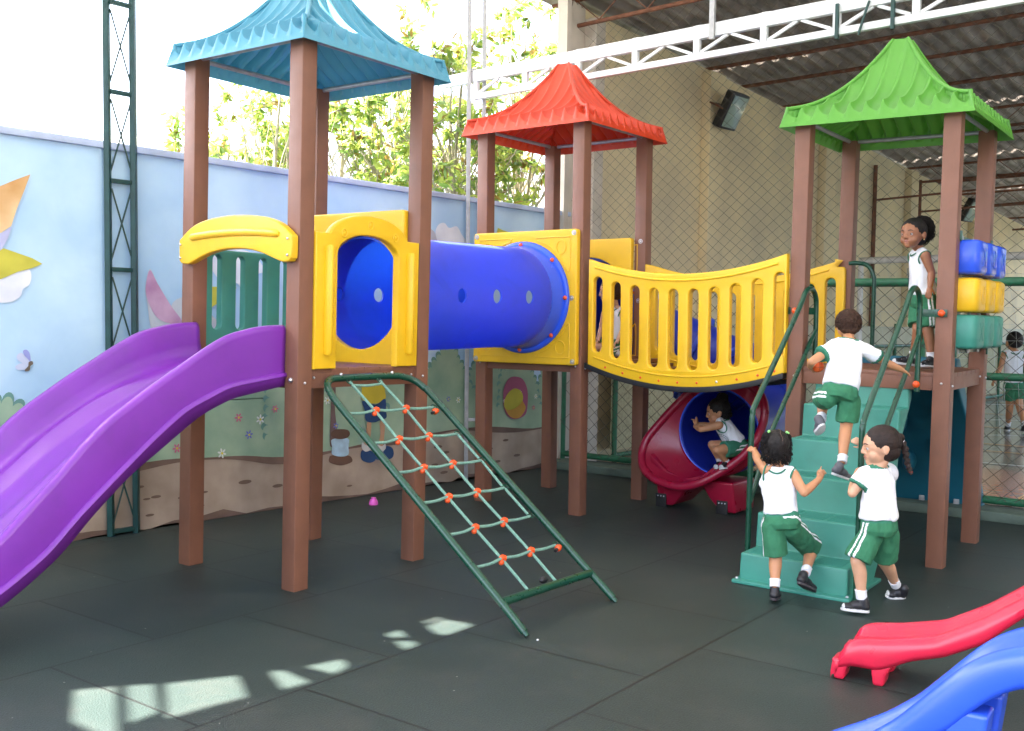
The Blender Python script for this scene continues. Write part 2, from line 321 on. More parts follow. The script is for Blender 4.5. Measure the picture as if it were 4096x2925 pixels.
for i in range(26):
    x = rnd.uniform(.2, 4.95); y = rnd.uniform(.08, .33); a = rnd.uniform(.02, .045)
    paint('painted_pebble', [(x+a*math.cos(t*.7)*1.3, y+a*.35*math.sin(t*.7)) for t in range(9)], pm('pebble', (.17, .11, .08)), 7, px=False)
fl = {'w': pm('petal_white', (.75, .78, .75)), 'p': pm('petal_pink', (.62, .16, .28)), 'b': pm('petal_blue', (.16, .18, .52))}; fy = pm('flower_heart', (.75, .62, .05))
for (X, Y, c, r_) in ((525, 927, 'p', 1), (573, 931, 'w', 1.1), (548, 965, 'b', 1), (606, 908, 'p', .9), (388, 995, 'p', 1), (488, 1006, 'w', 1.1), (722, 889, 'w', 1), (756, 912, 'p', .8), (741, 945, 'b', .8), (991, 886, 'b', .8), (1013, 888, 'w', .9), (1150, 872, 'w', .8), (1180, 905, 'p', .8), (1185, 880, 'w', .8), (1115, 890, 'w', .6)):
    x, y = wl(X, Y); s_ = .033*r_; f0 = rnd.random()
    for k in range(6):
        a = f0+k*math.pi/3; cx_, cy_ = x+s_*.62*math.cos(a), y+s_*.62*math.sin(a)
        paint('painted_petal', [(cx_+s_*.42*math.cos(t*.785)*math.cos(a)-s_*.2*math.sin(t*.785)*math.sin(a), cy_+s_*.42*math.cos(t*.785)*math.sin(a)+s_*.2*math.sin(t*.785)*math.cos(a)) for t in range(8)], fl[c], 9, px=False, n=2)
    paint('painted_flower_heart', [(x+s_*.25*math.cos(t*.9), y+s_*.25*math.sin(t*.9)) for t in range(7)], fy, 10, px=False, n=2)
# cotton reel, trunk, cartoon legs
zs = zz(1000, 1350)
brn = pm('reel_wood', (.14, .075, .05), .2); thr = pm('thread', (.42, .60, .72), .2, None, 12); trk = pm('trunk', (.17, .11, .10), .15); navy = pm('navy', (.02, .06, .16), .15)
paint('painted_trunk', [zs(*p) for p in ((1035, 640), (1030, 900), (1018, 1200), (1020, 1410), (1095, 1390), (1105, 1200), (1080, 900), (1090, 640))], trk, 7)
paint('painted_reel', [zs(*p) for p in ((1005, 1560), (1040, 1530), (1245, 1530), (1300, 1570), (1290, 1620), (1150, 1660), (1010, 1620))], brn, 8)
paint('painted_reel_thread', [zs(*p) for p in ((1040, 1320), (1245, 1310), (1250, 1420), (1248, 1520), (1150, 1545), (1040, 1515), (1038, 1420))], thr, 9)
paint('painted_reel', [zs(*p) for p in ((1018, 1250), (1060, 1200), (1150, 1188), (1240, 1200), (1266, 1250), (1230, 1300), (1140, 1318), (1050, 1300))], brn, 10)
paint('painted_shirt', [zs(*p) for p in ((1440, 560), (1690, 560), (1725, 700), (1732, 790), (1640, 850), (1520, 850), (1425, 800), (1425, 700))], pm('shirt_yellow', (.60, .48, .04), .12), 9)
paint('painted_trousers', [zs(*p) for p in ((1430, 820), (1600, 870), (1722, 795), (1735, 950), (1740, 1040), (1640, 1080), (1590, 1100), (1500, 1095), (1465, 1050), (1460, 950))], navy, 10)
skin_p = pm('painted_skin', (.52, .30, .17), .1)
paint('painted_leg', [zs(*p) for p in ((1495, 1100), (1545, 1105), (1540, 1250), (1510, 1420), (1450, 1410), (1480, 1250))], skin_p, 9)
paint('painted_leg', [zs(*p) for p in ((1660, 1090), (1720, 1060), (1722, 1200), (1695, 1430), (1640, 1420), (1665, 1250))], skin_p, 9)
sock = pm('painted_sock', (.62, .60, .55))
paint('painted_sock', [zs(*p) for p in ((1430, 1360), (1420, 1430), (1470, 1480), (1545, 1450), (1540, 1390), (1480, 1400))], sock, 10)
paint('painted_sock', [zs(*p) for p in ((1625, 1390), (1625, 1440), (1680, 1480), (1730, 1440), (1725, 1380), (1680, 1410))], sock, 10)
paint('painted_shoe', [zs(*p) for p in ((1430, 1460), (1410, 1540), (1440, 1600), (1530, 1625), (1600, 1590), (1600, 1520), (1540, 1470))], navy, 9)
paint('painted_shoe', [zs(*p) for p in ((1735, 1410), (1700, 1500), (1620, 1530), (1610, 1580), (1700, 1590), (1810, 1570), (1842, 1510), (1820, 1430))], navy, 8)
# beach ball
z5 = lambda x, y: g(5, x, y)
paint('painted_ball', [z5(*p) for p in ((1145, 1150), (1150, 1060), (1180, 1000), (1220, 985), (1270, 1000), (1300, 1060), (1305, 1140), (1290, 1230), (1220, 1262), (1165, 1230))], pm('ball_magenta', (.40, .11, .20)), 8)
paint('painted_ball', [z5(*p) for p in ((1150, 1170), (1170, 1100), (1215, 1062), (1260, 1080), (1270, 1140), (1290, 1190), (1250, 1250), (1190, 1245))], pm('ball_orange', (.62, .33, .06)), 9)
paint('painted_ball', [z5(*p) for p in ((1148, 1170), (1165, 1105), (1215, 1062), (1262, 1085), (1268, 1140), (1220, 1190), (1170, 1200))], pm('ball_yellow', (.55, .50, .06)), 10)
# sky shapes
z4 = zz(0, 600, .55419)
org = pm('kite_orange', (.72, .36, .10), .2, (.85, .62, .36), 2); yel = pm('kite_yellow', (.60, .55, .07), .15); cl = pm('cloud', (.72, .75, .84), .1, (.88, .9, .93), 3); clg = pm('cloud_grey', (.52, .52, .56), .1)
paint('painted_cloud', [z4(*p) for p in ((-60, 930), (120, 880), (200, 860), (222, 910), (205, 975), (160, 1005), (140, 1060), (60, 1100), (-60, 1080))], cl, 3)
paint('painted_kite', [z4(*p) for p in ((-60, 290), (0, 260), (110, 215), (212, 178), (170, 290), (110, 440), (75, 550), (0, 600), (-60, 610))], org, 4, smooth=False)
paint('painted_kite', [z4(*p) for p in ((-60, 612), (0, 602), (78, 556), (50, 640), (0, 730), (-60, 760))], pm('kite_lilac', (.50, .52, .74), .15), 4, smooth=False)
paint('painted_kite', [z4(*p) for p in ((-60, 760), (18, 710), (120, 745), (225, 782), (298, 823), (230, 852), (120, 880), (0, 932), (-60, 950))], yel, 5, smooth=False)
paint('painted_wing', [z4(*p) for p in ((1075, 860), (1130, 960), (1220, 1110), (1310, 1250), (1330, 1320), (1180, 1330), (1090, 1300), (1060, 1130), (1042, 1000))], pm('wing_white', (.62, .64, .68), .1), 3)
paint('painted_wing', [z4(*p) for p in ((1075, 868), (1130, 965), (1220, 1115), (1312, 1252), (1190, 1245), (1110, 1190), (1055, 1070), (1046, 980))], pm('wing_pink', (.52, .22, .42), .12, (.74, .50, .64), 3), 4)
paint('painted_wing', [z4(*p) for p in ((1230, 1130), (1330, 1060), (1420, 1120), (1400, 1330), (1300, 1330))], pm('wing_white', (.62, .64, .68)), 3)
paint('painted_wing', [z4(*p) for p in ((1450, 990), (1640, 985), (1700, 995), (1600, 1080), (1500, 1150), (1440, 1160))], yel, 5, smooth=False)
paint('painted_cloud', [z4(*p) for p in ((1460, 760), (1620, 700), (1800, 740), (1880, 820), (1900, 880), (1850, 900), (1800, 970), (1740, 1000), (1700, 960), (1600, 960), (1500, 830))], cl, 3)
paint('painted_cloud', [z4(*p) for p in ((1500, 1190), (1560, 1230), (1620, 1300), (1600, 1360), (1480, 1340))], clg, 3)
paint('painted_cloud', [g(5, *p) for p in ((600, 10), (690, 30), (730, 90), (780, 150), (600, 170))], clg, 3)
paint('painted_cloud', [g(5, *p) for p in ((712, 60), (730, 0), (770, -12), (800, 20), (850, 10), (880, 60), (910, 110), (900, 170), (760, 160))], cl, 4)
paint('painted_wing', [g(5, *p) for p in ((1118, 20), (1150, 35), (1190, 48), (1120, 60), (1110, 45))], yel, 4, smooth=False)
# butterfly
bw = pm('butterfly_wing', (.62, .66, .82)); bb = pm('butterfly_violet', (.34, .36, .70))
paint('painted_butterfly', [z4(*p) for p in ((120, 1480), (150, 1465), (190, 1500), (212, 1545), (190, 1550), (140, 1530), (118, 1505))], bw, 3)
paint('painted_butterfly', [z4(*p) for p in ((160, 1450), (185, 1442), (208, 1470), (215, 1530), (195, 1510), (168, 1480))], bb, 4)
paint('painted_butterfly', [z4(*p) for p in ((108, 1560), (150, 1540), (205, 1550), (190, 1580), (140, 1590), (112, 1580))], bw, 3)
paint('painted_butterfly', [z4(*p) for p in ((200, 1530), (225, 1525), (230, 1545), (212, 1560), (205, 1590), (180, 1598), (170, 1588), (195, 1560))], pm('butterfly_body', (.16, .12, .09)), 5)
# ------------------------------------------------------------------ lattice posts
def lattice_post(name, label, group, base, ax, h, m, m2, cw, z0r, dz, wch=.035, lean=(0, 0), xb=True, rungs=True):
    ax = Vector(ax).normalized(); P = empty(name, base, label, 'lattice post', group); lx = Vector((lean[0], lean[1], 0))
    q = lambda a, z: ax*a+Vector((0, 0, z))+lx*z
    for a in (0, cw):
        b = MB(); b.bar(q(a, 0), q(a, h), wch, wch*1.3); b.build('upright', m2 if a == 0 and m2 else m, P, bevel=.003)
    z = z0r
    while z < h and rungs:
        b = MB(); b.bar(q(wch/2, z), q(cw-wch/2, z), .028, .028); b.build('rung', m, P, bevel=.002)
        if xb:
            b = MB(); b.tube([q(wch/2, z+.05), q(cw-wch/2, z+dz-.05)], .0055, 6); b.tube([q(cw-wch/2, z+.05)+Vector((.008, 0, 0)), q(wch/2, z+dz-.05)+Vector((.008, 0, 0))], .0055, 6); b.build('cross_rod', m, P)
        z += dz
    return P
lattice_post('lattice_post', 'slim dark green steel lattice post standing close to the blue wall', 'lattice posts of the canopy', (-2.585, 6.695, 0), (.117, .132, 0), 5.28, dgreenp, None, .178, .03, .567, wch=.035, lean=(-.010, 0))
lattice_post('lattice_post', 'grey steel lattice post carrying the left end of the white truss', 'lattice posts of the canopy', WP+WD*3.60+WN*.06+Vector((0, 0, 0)), (.14, .02, 0), 5.28, galv, None, .135, .55, 1.55, wch=.036, lean=(-.008, 0), xb=False)
# ------------------------------------------------------------------ white truss
FD = Vector((.802, -.598, 0)).normalized(); FN = Vector((.598, .802, 0)).normalized()
BP = Vector((-.391, 9.317, 0)); TRU = empty('truss_beam', BP+Vector((0, 0, 3.4)), 'long white painted steel truss crossing above the towers to the upper right', 'truss')
def tb(a, z, d=0): return FD*a+FN*d+Vector((0, 0, z-3.4+.026*a))
whitem = whitep
for z0_, z1_, d, nm in ((3.545, 3.645, 0, 'top_chord'), (3.39, 3.44, 0, 'bottom_chord')):
    b = MB(); zc_ = (z0_+z1_)/2; b.bar(tb(-.36 if nm == 'top_chord' else .02, zc_), tb(9, zc_), .05 if nm == 'top_chord' else .045, z1_-z0_); b.build(nm, whitem, TRU, bevel=.004)
b = MB(); b.bar(tb(-.3, 3.635, .10), tb(9, 3.635, .10), .05, .05); b.build('rear_chord', whitem, TRU, bevel=.004)
for k in range(16):
    a = .04+.538*k
    b = MB(); b.bar(tb(a, 3.43), tb(a, 3.555), .05, .04, up=FN); b.build('vertical_web', whitem, TRU, bevel=.003)
    for p, q in (((a+.03, 3.445), (a+.25, 3.545)), ((a+.28, 3.545), (a+.50, 3.445))):
        b = MB(); b.bar(tb(*p), tb(*q), .022, .022); b.build('diagonal_web', whitem, TRU)
    b = MB(); b.bar(tb(a, 3.648), tb(a+.27, 3.648, .1), .02, .012); b.bar(tb(a+.27, 3.648, .1), tb(a+.538, 3.648), .02, .012); b.build('top_lacing', whitem, TRU)
for a in (3.28, 3.66):
    b = MB(); b.bar(tb(a, 3.36, -.03), tb(a, 3.60, -.03), .022, .032, up=FN); b.build('hanger', dgreenp, TRU)
b = MB(); b.bar(tb(3.43, 3.36, -.035), tb(3.50, 3.58, -.035), .012, .016, up=FN); b.build('hanger', dgreenp, TRU)
b = MB(); b.bar(tb(2.33, 3.52, -.035), tb(2.33, 3.95, -.035), .04, .03, up=FN); b.build('hanger', galv, TRU)
# ------------------------------------------------------------------ sports hall behind
HP = WP.copy(); HD = WD; HN = WN
hallw = mat('hall_wall_paint', (.70, .59, .39), rough=.85, var=.10, scale=1.3, bump=.15, bscale=9, col2=(.76, .63, .38))
hall = empty('hall_wall', frame3(WP+WD*5.05, WD, (0, 0, 1)), 'tall beige wall of the covered court running away behind the netting', 'wall')
mb = MB(); mb.box((.3, -.2, -.20), (19, 4.62, 0));
zt = lambda s: 4.60-.050*(s+5.05-5.5)
mb = MB(); vs = [(.3, -.2, 0), (19, -.2, 0), (19, zt(19), 0), (.3, zt(.3), 0), (.3, -.2, -.2), (19, -.2, -.2), (19, zt(19), -.2), (.3, zt(.3), -.2)]
mb.add(vs, [(0, 1, 2, 3), (7, 6, 5, 4), (0, 4, 5, 1), (3, 2, 6, 7), (0, 3, 7, 4), (1, 5, 6, 2)]); mb.build('wall_body', hallw, hall)
for s0, s1, m_, d in ((2.66, 3.03, hallw, .12), (6.0, 6.35, hallw, .12), (9.5, 9.85, hallw, .12), (13, 13.35, hallw, .12)):
    b = MB(); b.box((s0, -.2, 0), (s1, zt(s0)-.05, d)); b.build('pilaster', m_, hall, bevel=.01)
# ragged end column
colm = empty('end_column', frame3(WP+WD*5.02, WD, (0, 0, 1)), 'rough pale plaster column with broken top where the mural wall ends', 'column')
mb = MB()
def ragged(x0, x1, z0_, z1_, h, seed):
    rr = random.Random(seed); n_ = 10; vs = []; k = 14
    xs_ = [x0+(x1-x0)*i/k for i in range(k+1)]; hh = [h+rr.uniform(-.05, .03) for _ in xs_]
    f = [(x, -.1, z1_) for x in xs_]+[(x, hv, z1_) for x, hv in zip(xs_, hh)]+[(x, -.1, z0_) for x in xs_]+[(x, hv+rr.uniform(-.03, .03), z0_) for x, hv in zip(xs_, hh)]
    n1 = k+1; fs = []
    for i in range(k):
        fs += [(i, i+1, n1+i+1, n1+i), (2*n1+i+1, 2*n1+i, 3*n1+i, 3*n1+i+1), (n1+i, n1+i+1, 3*n1+i+1, 3*n1+i)]
    fs += [(0, n1, 3*n1, 2*n1), (k, 2*n1+k, 3*n1+k, n1+k)]
    mb.add(f, fs)
ragged(-.05, .02, -.06, .06, 4.80, 1); ragged(.022, .30, -.06, .02, 4.62, 2); ragged(.302, .46, -.06, .16, 4.50, 3)
mb.build('column_body', plaster, colm, smooth=30)
b = MB(); b.box((.02, 4.4, -.1), (.12, 4.66, .0)); b.build('steel_stub', rust, colm, bevel=.005)
# roof of the hall
roofm = mat('corrugated_sheet', (.24, .22, .20), rough=.65, var=.3, scale=2.2, bump=.1, bscale=30, metal=.2, col2=(.34, .31, .28))
HR0 = WP+WD*5.2; Mroof = Matrix(((WD.x, FD.x, 0, HR0.x), (WD.y, FD.y, 0, HR0.y), (0, 0, 1, 4.68), (0, 0, 0, 1)))
hroof = empty('hall_roof', Mroof, 'dark corrugated metal roof of the covered court with rusty purlins', 'roof')
W_ = 17.0; pit = .19; per_ = 8; nn = int(W_/pit*per_); slope = -.050; gs = .021
def rz(a, b_): return slope*a+gs*b_
def sheet(a0, a1, b0, b1):
    mb = MB(); na = 2; k0, k1 = int(b0/pit*per_), int(b1/pit*per_); rings = []
    for i in range(na):
        a = a0+(a1-a0)*i/(na-1); row = []
        for k in range(k0, k1+1):
            bb = k*pit/per_; ph = (k % per_)/per_; prof = (0, .02, .035, .04, .035, .02, 0, -.002)[k % per_]
            row.append(Vector((a, bb-.35, rz(a, bb)+prof)))
        rings.append(row)
    mb.loft(rings); return mb
for (a0, a1, b0, b1) in ((-.3, 3.0, 0, W_), (2.9, 6.2, 0, W_), (6.1, 9.4, 0, W_), (9.3, 12.6, 0, 6.2), (9.3, 12.6, 7.4, W_), (12.5, 18.6, 0, 5.0), (12.5, 18.6, 6.0, W_)):
    sheet(a0, a1, b0, b1).build('roof_sheet', roofm, hroof, fixn=False, smooth=60)
pos = [.0, 2.75, 3.66, 4.85, 6.3, 7.8, 9.7, 11.2, 12.6, 14.2, 16.0]
for i, a in enumerate(pos):
    z0_ = rz(a, 0)-.03; PU = MB(); n_ = 34; hgt = .25 if i in (0, 4, 6, 8, 10) else 0
    PU.tube([(a, -.3, z0_), (a, 16.5, z0_+gs*16.5)], .02 if hgt else .024, 8)
    if hgt:
        PU.tube([(a, -.2, z0_-hgt), (a, 16.5, z0_+gs*16.5-hgt)], .022, 8)
        for k in range(30):
            b0 = k*.55; PU.tube([(a+.01, b0, z0_+gs*b0), (a+.01, b0+.30, z0_+gs*b0-hgt)], .006, 5); PU.tube([(a-.01, b0+.25, z0_+gs*b0-hgt), (a-.01, b0+.55, z0_+gs*b0)], .006, 5)
    o = PU.build('purlin', rust, hroof)
b = MB(); b.box((-.28, -.36, -.06), (18.5, -.30, .0)); 
# hall floor
floorm = mat('court_paint', (.20, .21, .18), rough=.16, var=.08, scale=2, col2=(.27, .27, .23))
cp = WP+WD*5.0+FN*.3
def hc(a, b_, z): return WP+WD*5.3+WD*a+FD*b_+Vector((0, 0, z))
mb = MB(); mb.add([hc(.25, .02, .004), hc(.25, 20, .004), hc(20, 20, .004), hc(20, .02, .004)], [(0, 1, 2, 3)]); o = mb.build('court_floor', floorm, fixn=False, smooth=None); tag(o, kind='structure')
linem = mat('court_line_orange', (.62, .30, .06), rough=.2); linew = mat('court_line_white', (.7, .7, .66), rough=.2); linef = mat('court_area_red', (.42, .17, .10), rough=.18)
mb = MB(); mb.add([hc(.3, .5, .008), hc(.3, 6.5, .008), hc(2.6, 6.5, .008), hc(2.6, .5, .008)], [(0, 1, 2, 3)]); tag(mb.build('court_area', linef, fixn=False, smooth=None), kind='structure')
for (a0, b0, a1, b1, m_) in ((3.0, .5, 3.06, 14, linew), (5.0, .5, 5.06, 14, linem), (7.4, .5, 7.46, 14, linem), (10.0, .5, 10.06, 14, linem), (.3, 4.0, 14, 4.06, linem), (.3, 7.5, 14, 7.56, linew), (4.2, .5, 4.25, 14, linem), (13, .5, 13.06, 14, linem)):
    mb = MB(); mb.add([hc(a0, b0, .012), hc(a0, b1, .012), hc(a1, b1, .012), hc(a1, b0, .012)], [(0, 1, 2, 3)]); tag(mb.build('court_marking', m_, fixn=False, smooth=None), kind='structure')
# kerb
mb = MB(); FP0 = WP+WD*5.02
mb.box((-.02, -.26, 0), (14, .04, .075), Matrix(((FD.x, FN.x, 0, FP0.x), (FD.y, FN.y, 0, FP0.y), (0, 0, 1, 0), (0, 0, 0, 1))))
tag(mb.build('kerb', mat('kerb_paint', (.10, .14, .11), rough=.7, var=.2, scale=6, bump=.2), bevel=.012), kind='structure')
# ------------------------------------------------------------------ fence and netting
FE = empty('court_fence', FP0, 'green pipe and chain link fence between the play area and the covered court', 'fence')
fq = lambda a, z, d=0: FD*a+Vector((0, 0, z))+FN*d
for z, r_ in ((.125, .03), (1.81, .035), (1.08, .03)):
    a0 = .05 if z != 1.08 else 3.0
    b = MB(); b.tube([fq(a0, z), fq(13, z)], r_, 12); b.build('rail', gfence, FE)
    k = a0+.2
for a in (.06, 3.5, 7.0, 10.5):
    b = MB(); b.tube([fq(a, .02), fq(a, 1.80)], .03, 10); b.build('fence_post', gfence, FE)
def mesh_panel(a0, a1, z0_, z1_, cw, chh, r_, m_, name, parent, d=0, sag=.006, seed=1, step=None):
    rr = random.Random(seed); mb = MB(); H_ = z1_-z0_; k = chh/cw; run = H_/k
    step = cw
    n_ = int((a1-a0+run)/step)+1
    for s_ in (1, -1):
        for i in range(n_):
            st = a0-run+i*step if s_ > 0 else a0+i*step
            pts = []; m2 = max(3, int(H_/(.28)))
            for j in range(m2+1):
                t = j/m2; a = st+s_*run*t if s_ > 0 else st-run*t
                pts.append((a, z0_+H_*t))
            pts = [(a, z) for a, z in pts if a0-.05 <= a <= a1+.05]
            if len(pts) < 2: continue
            mb.tube([fq(a+math.sin(z*9+a*5)*sag, z+math.sin(a*7)*sag, d+.004*s_) for a, z in pts], r_, 4, caps=False)
    return mb.build(name, m_, parent, fixn=False, smooth=None)
mesh_panel(.05, 12, .13, 1.80, .125, .115, .0022, netm, 'chain_link', FE, d=-.035)
NE = empty('safety_net', FP0+Vector((0, 0, 1.8)), 'dark twine safety net hung above the fence up to the hall roof', 'net')
fq2 = fq
_f = fq
def fq(a, z, d=0): return FD*a+Vector((0, 0, z-1.8+.02*a))+FN*d
mesh_panel(.15, 12, 1.8, 4.33, .115, .100, .0015, netm, 'net_mesh', NE, d=.03, sag=.010, seed=4)
fq = _f
# woven windscreen and court rails along the hall wall
wsm = mat('woven_windscreen', (.40, .38, .24), rough=.9, var=.18, scale=30, bump=.3, bscale=90)
WS = empty('windscreen', hc(.35, .22, 0), 'beige woven windscreen on green pipe frame along the hall wall', 'windscreen')
mb = MB(); Mws = frame3((0, 0, 0), WD, (0, 0, 1))
mb.box((0, .12, -.02), (18, 1.12, -.008), Mws); mb.build('woven_cloth', wsm, WS)
mb = MB(); mb.box((0, 1.16, -.03), (18, 1.45, -.018), Mws); mb.build('pale_cloth', mat('pale_cloth', (.55, .52, .38), rough=.9, var=.1, scale=3, bump=.2), WS)
for z in (.06, 1.14):
    b = MB(); b.tube([Mws @ Vector((0, z, .02)), Mws @ Vector((18, z, .02))], .025, 8); b.build('frame_rail', gfence, WS)
for k in range(10):
    b = MB(); b.tube([Mws @ Vector((.02+2*k, 0, .02)), Mws @ Vector((.02+2*k, 1.5, .02))], .026, 8); b.build('frame_post', gfence, WS)
# far end of the hall
FEW = empty('far_parapet', hc(18.6, 8, 0), 'low beige wall with green rail closing the far end of the court', 'wall')
Mfe = frame3((0, 0, 0), FD, (0, 0, 1))
mb = MB(); mb.box((-8, 0, -.2), (9, 1.35, 0), Mfe); mb.build('parapet_wall', hallw, FEW)
b = MB(); b.tube([Mfe @ Vector((-8, 1.45, .05)), Mfe @ Vector((9, 1.45, .05))], .03, 8); b.tube([Mfe @ Vector((-8, .75, .05)), Mfe @ Vector((9, .75, .05))], .03, 8); b.build('rail', gfence, FEW)
for k in range(12):
    b = MB(); b.tube([Mfe @ Vector((-7.5+1.4*k, 0, .05)), Mfe @ Vector((-7.5+1.4*k, 1.45, .05))], .03, 8); b.build('rail_post', gfence, FEW)
GC = empty('green_canopy', hc(15.0, 5.2, 2.6), 'bright green sheet canopy under rusty frames at the far end', 'canopy')
mb = MB(); mb.add([Vector(p) for p in ((-.8, 0, .9), (3.6, -2.5, .9), (3.6, -2.5, 0), (.2, .2, 0))], [(0, 1, 2, 3)]); o = mb.build('canopy_sheet', mat('green_sheet', (.08, .62, .06), rough=.5, trans=.5), GC); o.modifiers.new('s', 'SOLIDIFY').thickness = .02
for p, q in (((-.9, 0, 1.0), (.2, .2, -.1)), ((.2, .2, -.1), (3.6, -2.5, -.1)), ((-.6, 0, 1.0), (-.1, .1, -.3)), ((.6, .2, 1.0), (-.1, .1, -.3))):
    b = MB(); b.bar(p, q, .06, .06); b.build('frame_bar', dgreenp, GC)
# goal
GO = empty('goal', hc(5.0, .95, 0), 'white painted football goal with sagging net behind the fence', 'goal')
mb = MB(); gq = lambda a, b_, z: WD*a+FD*b_+Vector((0, 0, z)); mb.tube([gq(0, 0, 0), gq(0, 0, 2.32), gq(.0, 3.4, 2.36), gq(0, 6.2, 2.36)], .055, 12); mb.build('goal_frame', mat('goal_white', (.62, .60, .56), rough=.5, var=.2, scale=12), GO)
mb = MB(); rr = random.Random(5)
for k in range(26):
    b0 = .1+.24*k; mb.tube([gq(-.05, b0, 2.3), gq(.4, b0+.03, 1.6), gq(.75, b0+rr.uniform(-.05, .05), .9), gq(1.0, b0, .02)], .0018, 4, caps=False)
for k in range(12):
    t = k/11; mb.tube(spl([gq(1.05*t, b_*.62, 2.3*(1-t)-.05*math.sin(b_*1.7)) for b_ in range(0, 11)], 2), .0018, 4, caps=False)
mb.build('goal_net', mat('goal_twine', (.6, .6, .55), rough=.9), GO)
# floodlights
def flood(loc, tgt, label):
    P = empty('floodlight', loc, label, 'floodlight', 'floodlights of the covered court'); Mx = Vector(tgt).to_track_quat('Z', 'Y').to_matrix().to_4x4()
    b = MB(); b.box((-.17, -.22, -.12), (.17, .22, 0), Mx); b.build('housing', blackr, P, bevel=.02)
    b = MB(); b.box((-.14, -.19, .0), (.14, .19, .012), Mx); b.build('lens', mat('lamp_glass', (.30, .40, .34), rough=.12, var=.1), P, bevel=.004)
    b = MB(); b.tube([Mx @ Vector((-.19, 0, -.05)), Mx @ Vector((-.19, 0, -.25)), Mx @ Vector((.19, 0, -.25)), Mx @ Vector((.19, 0, -.05))], .012, 6); b.tube([Mx @ Vector((0, 0, -.25)), Mx @ Vector((-.05, 0, -.25))+Vector((-.25, -.0, .1))], .015, 6); b.build('bracket', rust, P)
pf = onplane(1632, 250, WP+WN*.35, WN); flood(pf, (.62, -.62, -.48), 'square floodlight tilted on the beige pilaster')
pf = onplane(2160, 470, WP+WN*.4, WN); flood(pf, (.5, -.7, -.5), 'square floodlight far down the hall between the green tower posts')
# hall conduit posts on the wall
for X in (1937, 2037):
    s_ = onplane(X, 480, WP+WN*.02, WN); b = MB(); a = WP+WN*.05+WD*((s_-WP).dot(WD)); P = empty('wall_post', a, 'thin dark steel post against the beige hall wall, '+('nearer' if X == 1937 else 'farther')+' of the pair', 'post', 'steel posts on the hall wall')
    b.bar((0, 0, 0), (0, 0, 4.0), .05, .05); b.build('upright', rust, P); b = MB(); b.bar((0, 0, 3.45), FD*2.2+Vector((0, 0, 3.55)), .03, .03); b.build('arm', rust, P)
SB = empty('side_light_blocker', (5.9, 2, 0), 'unseen pale wall added to darken the right side of the play area', 'blocker')  # out-of-frame wall added to cut the light from the right
mb = MB(); mb.box((0, -9, 0), (.3, 4.2, 5.25)); mb.build('blocker_wall', plaster, SB)
# unseen canopy roof, placed and cut to block the sun and pass floor patches
HC = 5.3
def cast(X, Y):
    p = onz(X, Y); t = HC/SUNV.z; return p+SUNV*t
holes = [[g(7, *p) for p in ((485, 1358), (750, 1337), (755, 1640), (640, 1640), (470, 1560))], [g(7, *p) for p in ((825, 1330), (1000, 1320), (1025, 1500), (840, 1570))], [g(7, *p) for p in ((1075, 1316), (1540, 1265), (1600, 1400), (1330, 1470), (1090, 1540))],
         [g(7, *p) for p in ((1755, 1240), (1840, 1230), (2010, 1305), (1840, 1350))], [g(7, *p) for p in ((1990, 1205), (2225, 1158), (2255, 1205), (2170, 1250))],
         [g(8, *p) for p in ((395, 995), (490, 967), (530, 1013), (420, 1014))], [g(8, *p) for p in ((450, 1040), (575, 1040), (600, 1065), (520, 1095))],
         [g(8, *p) for p in ((625, 920), (740, 883), (760, 890), (655, 922))], [g(8, *p) for p in ((660, 945), (770, 898), (930, 925), (955, 940), (800, 998), (735, 995))], [g(8, *p) for p in ((1850, 650), (1950, 628), (2135, 665), (2060, 700))]]
mb = MB(); outer = [Vector((-8.8, -1.2, HC)), Vector((9, -1.2, HC)), Vector((9, 12.2, HC)), Vector((-1.4, 12.2, HC)), Vector((-2.75, 10.9, HC)), Vector((-5.9, 7.0, HC)), Vector((-8.8, 3.6, HC))]
loops = [outer]+[[cast(*p) for p in h] for h in holes]
loops.append([TM['A'] @ Vector((u, v, 1.9))+SUNV*((HC-1.9)/SUNV.z) for u, v in ((1.58, .37), (2.3, .37), (2.3, .76), (1.58, .76))])  # extra gap placed so the sun strikes the top of the tunnel
tl = tessellate_polygon([[Vector((p.x, p.y, 0)) for p in lp] for lp in loops]); allv = [p for lp in loops for p in lp]
CAN = empty('sun_block_canopy', (0, 2, HC), 'unseen sheet canopy roof added to block the sun, its gaps shaped as sun patches', 'canopy')
mb.add(allv, [tuple(t) for t in tl]); mb.build('sun_block_sheets', mat('canopy_sheet', (.5, .5, .5), rough=.6, trans=.12), CAN, world=True, smooth=None)
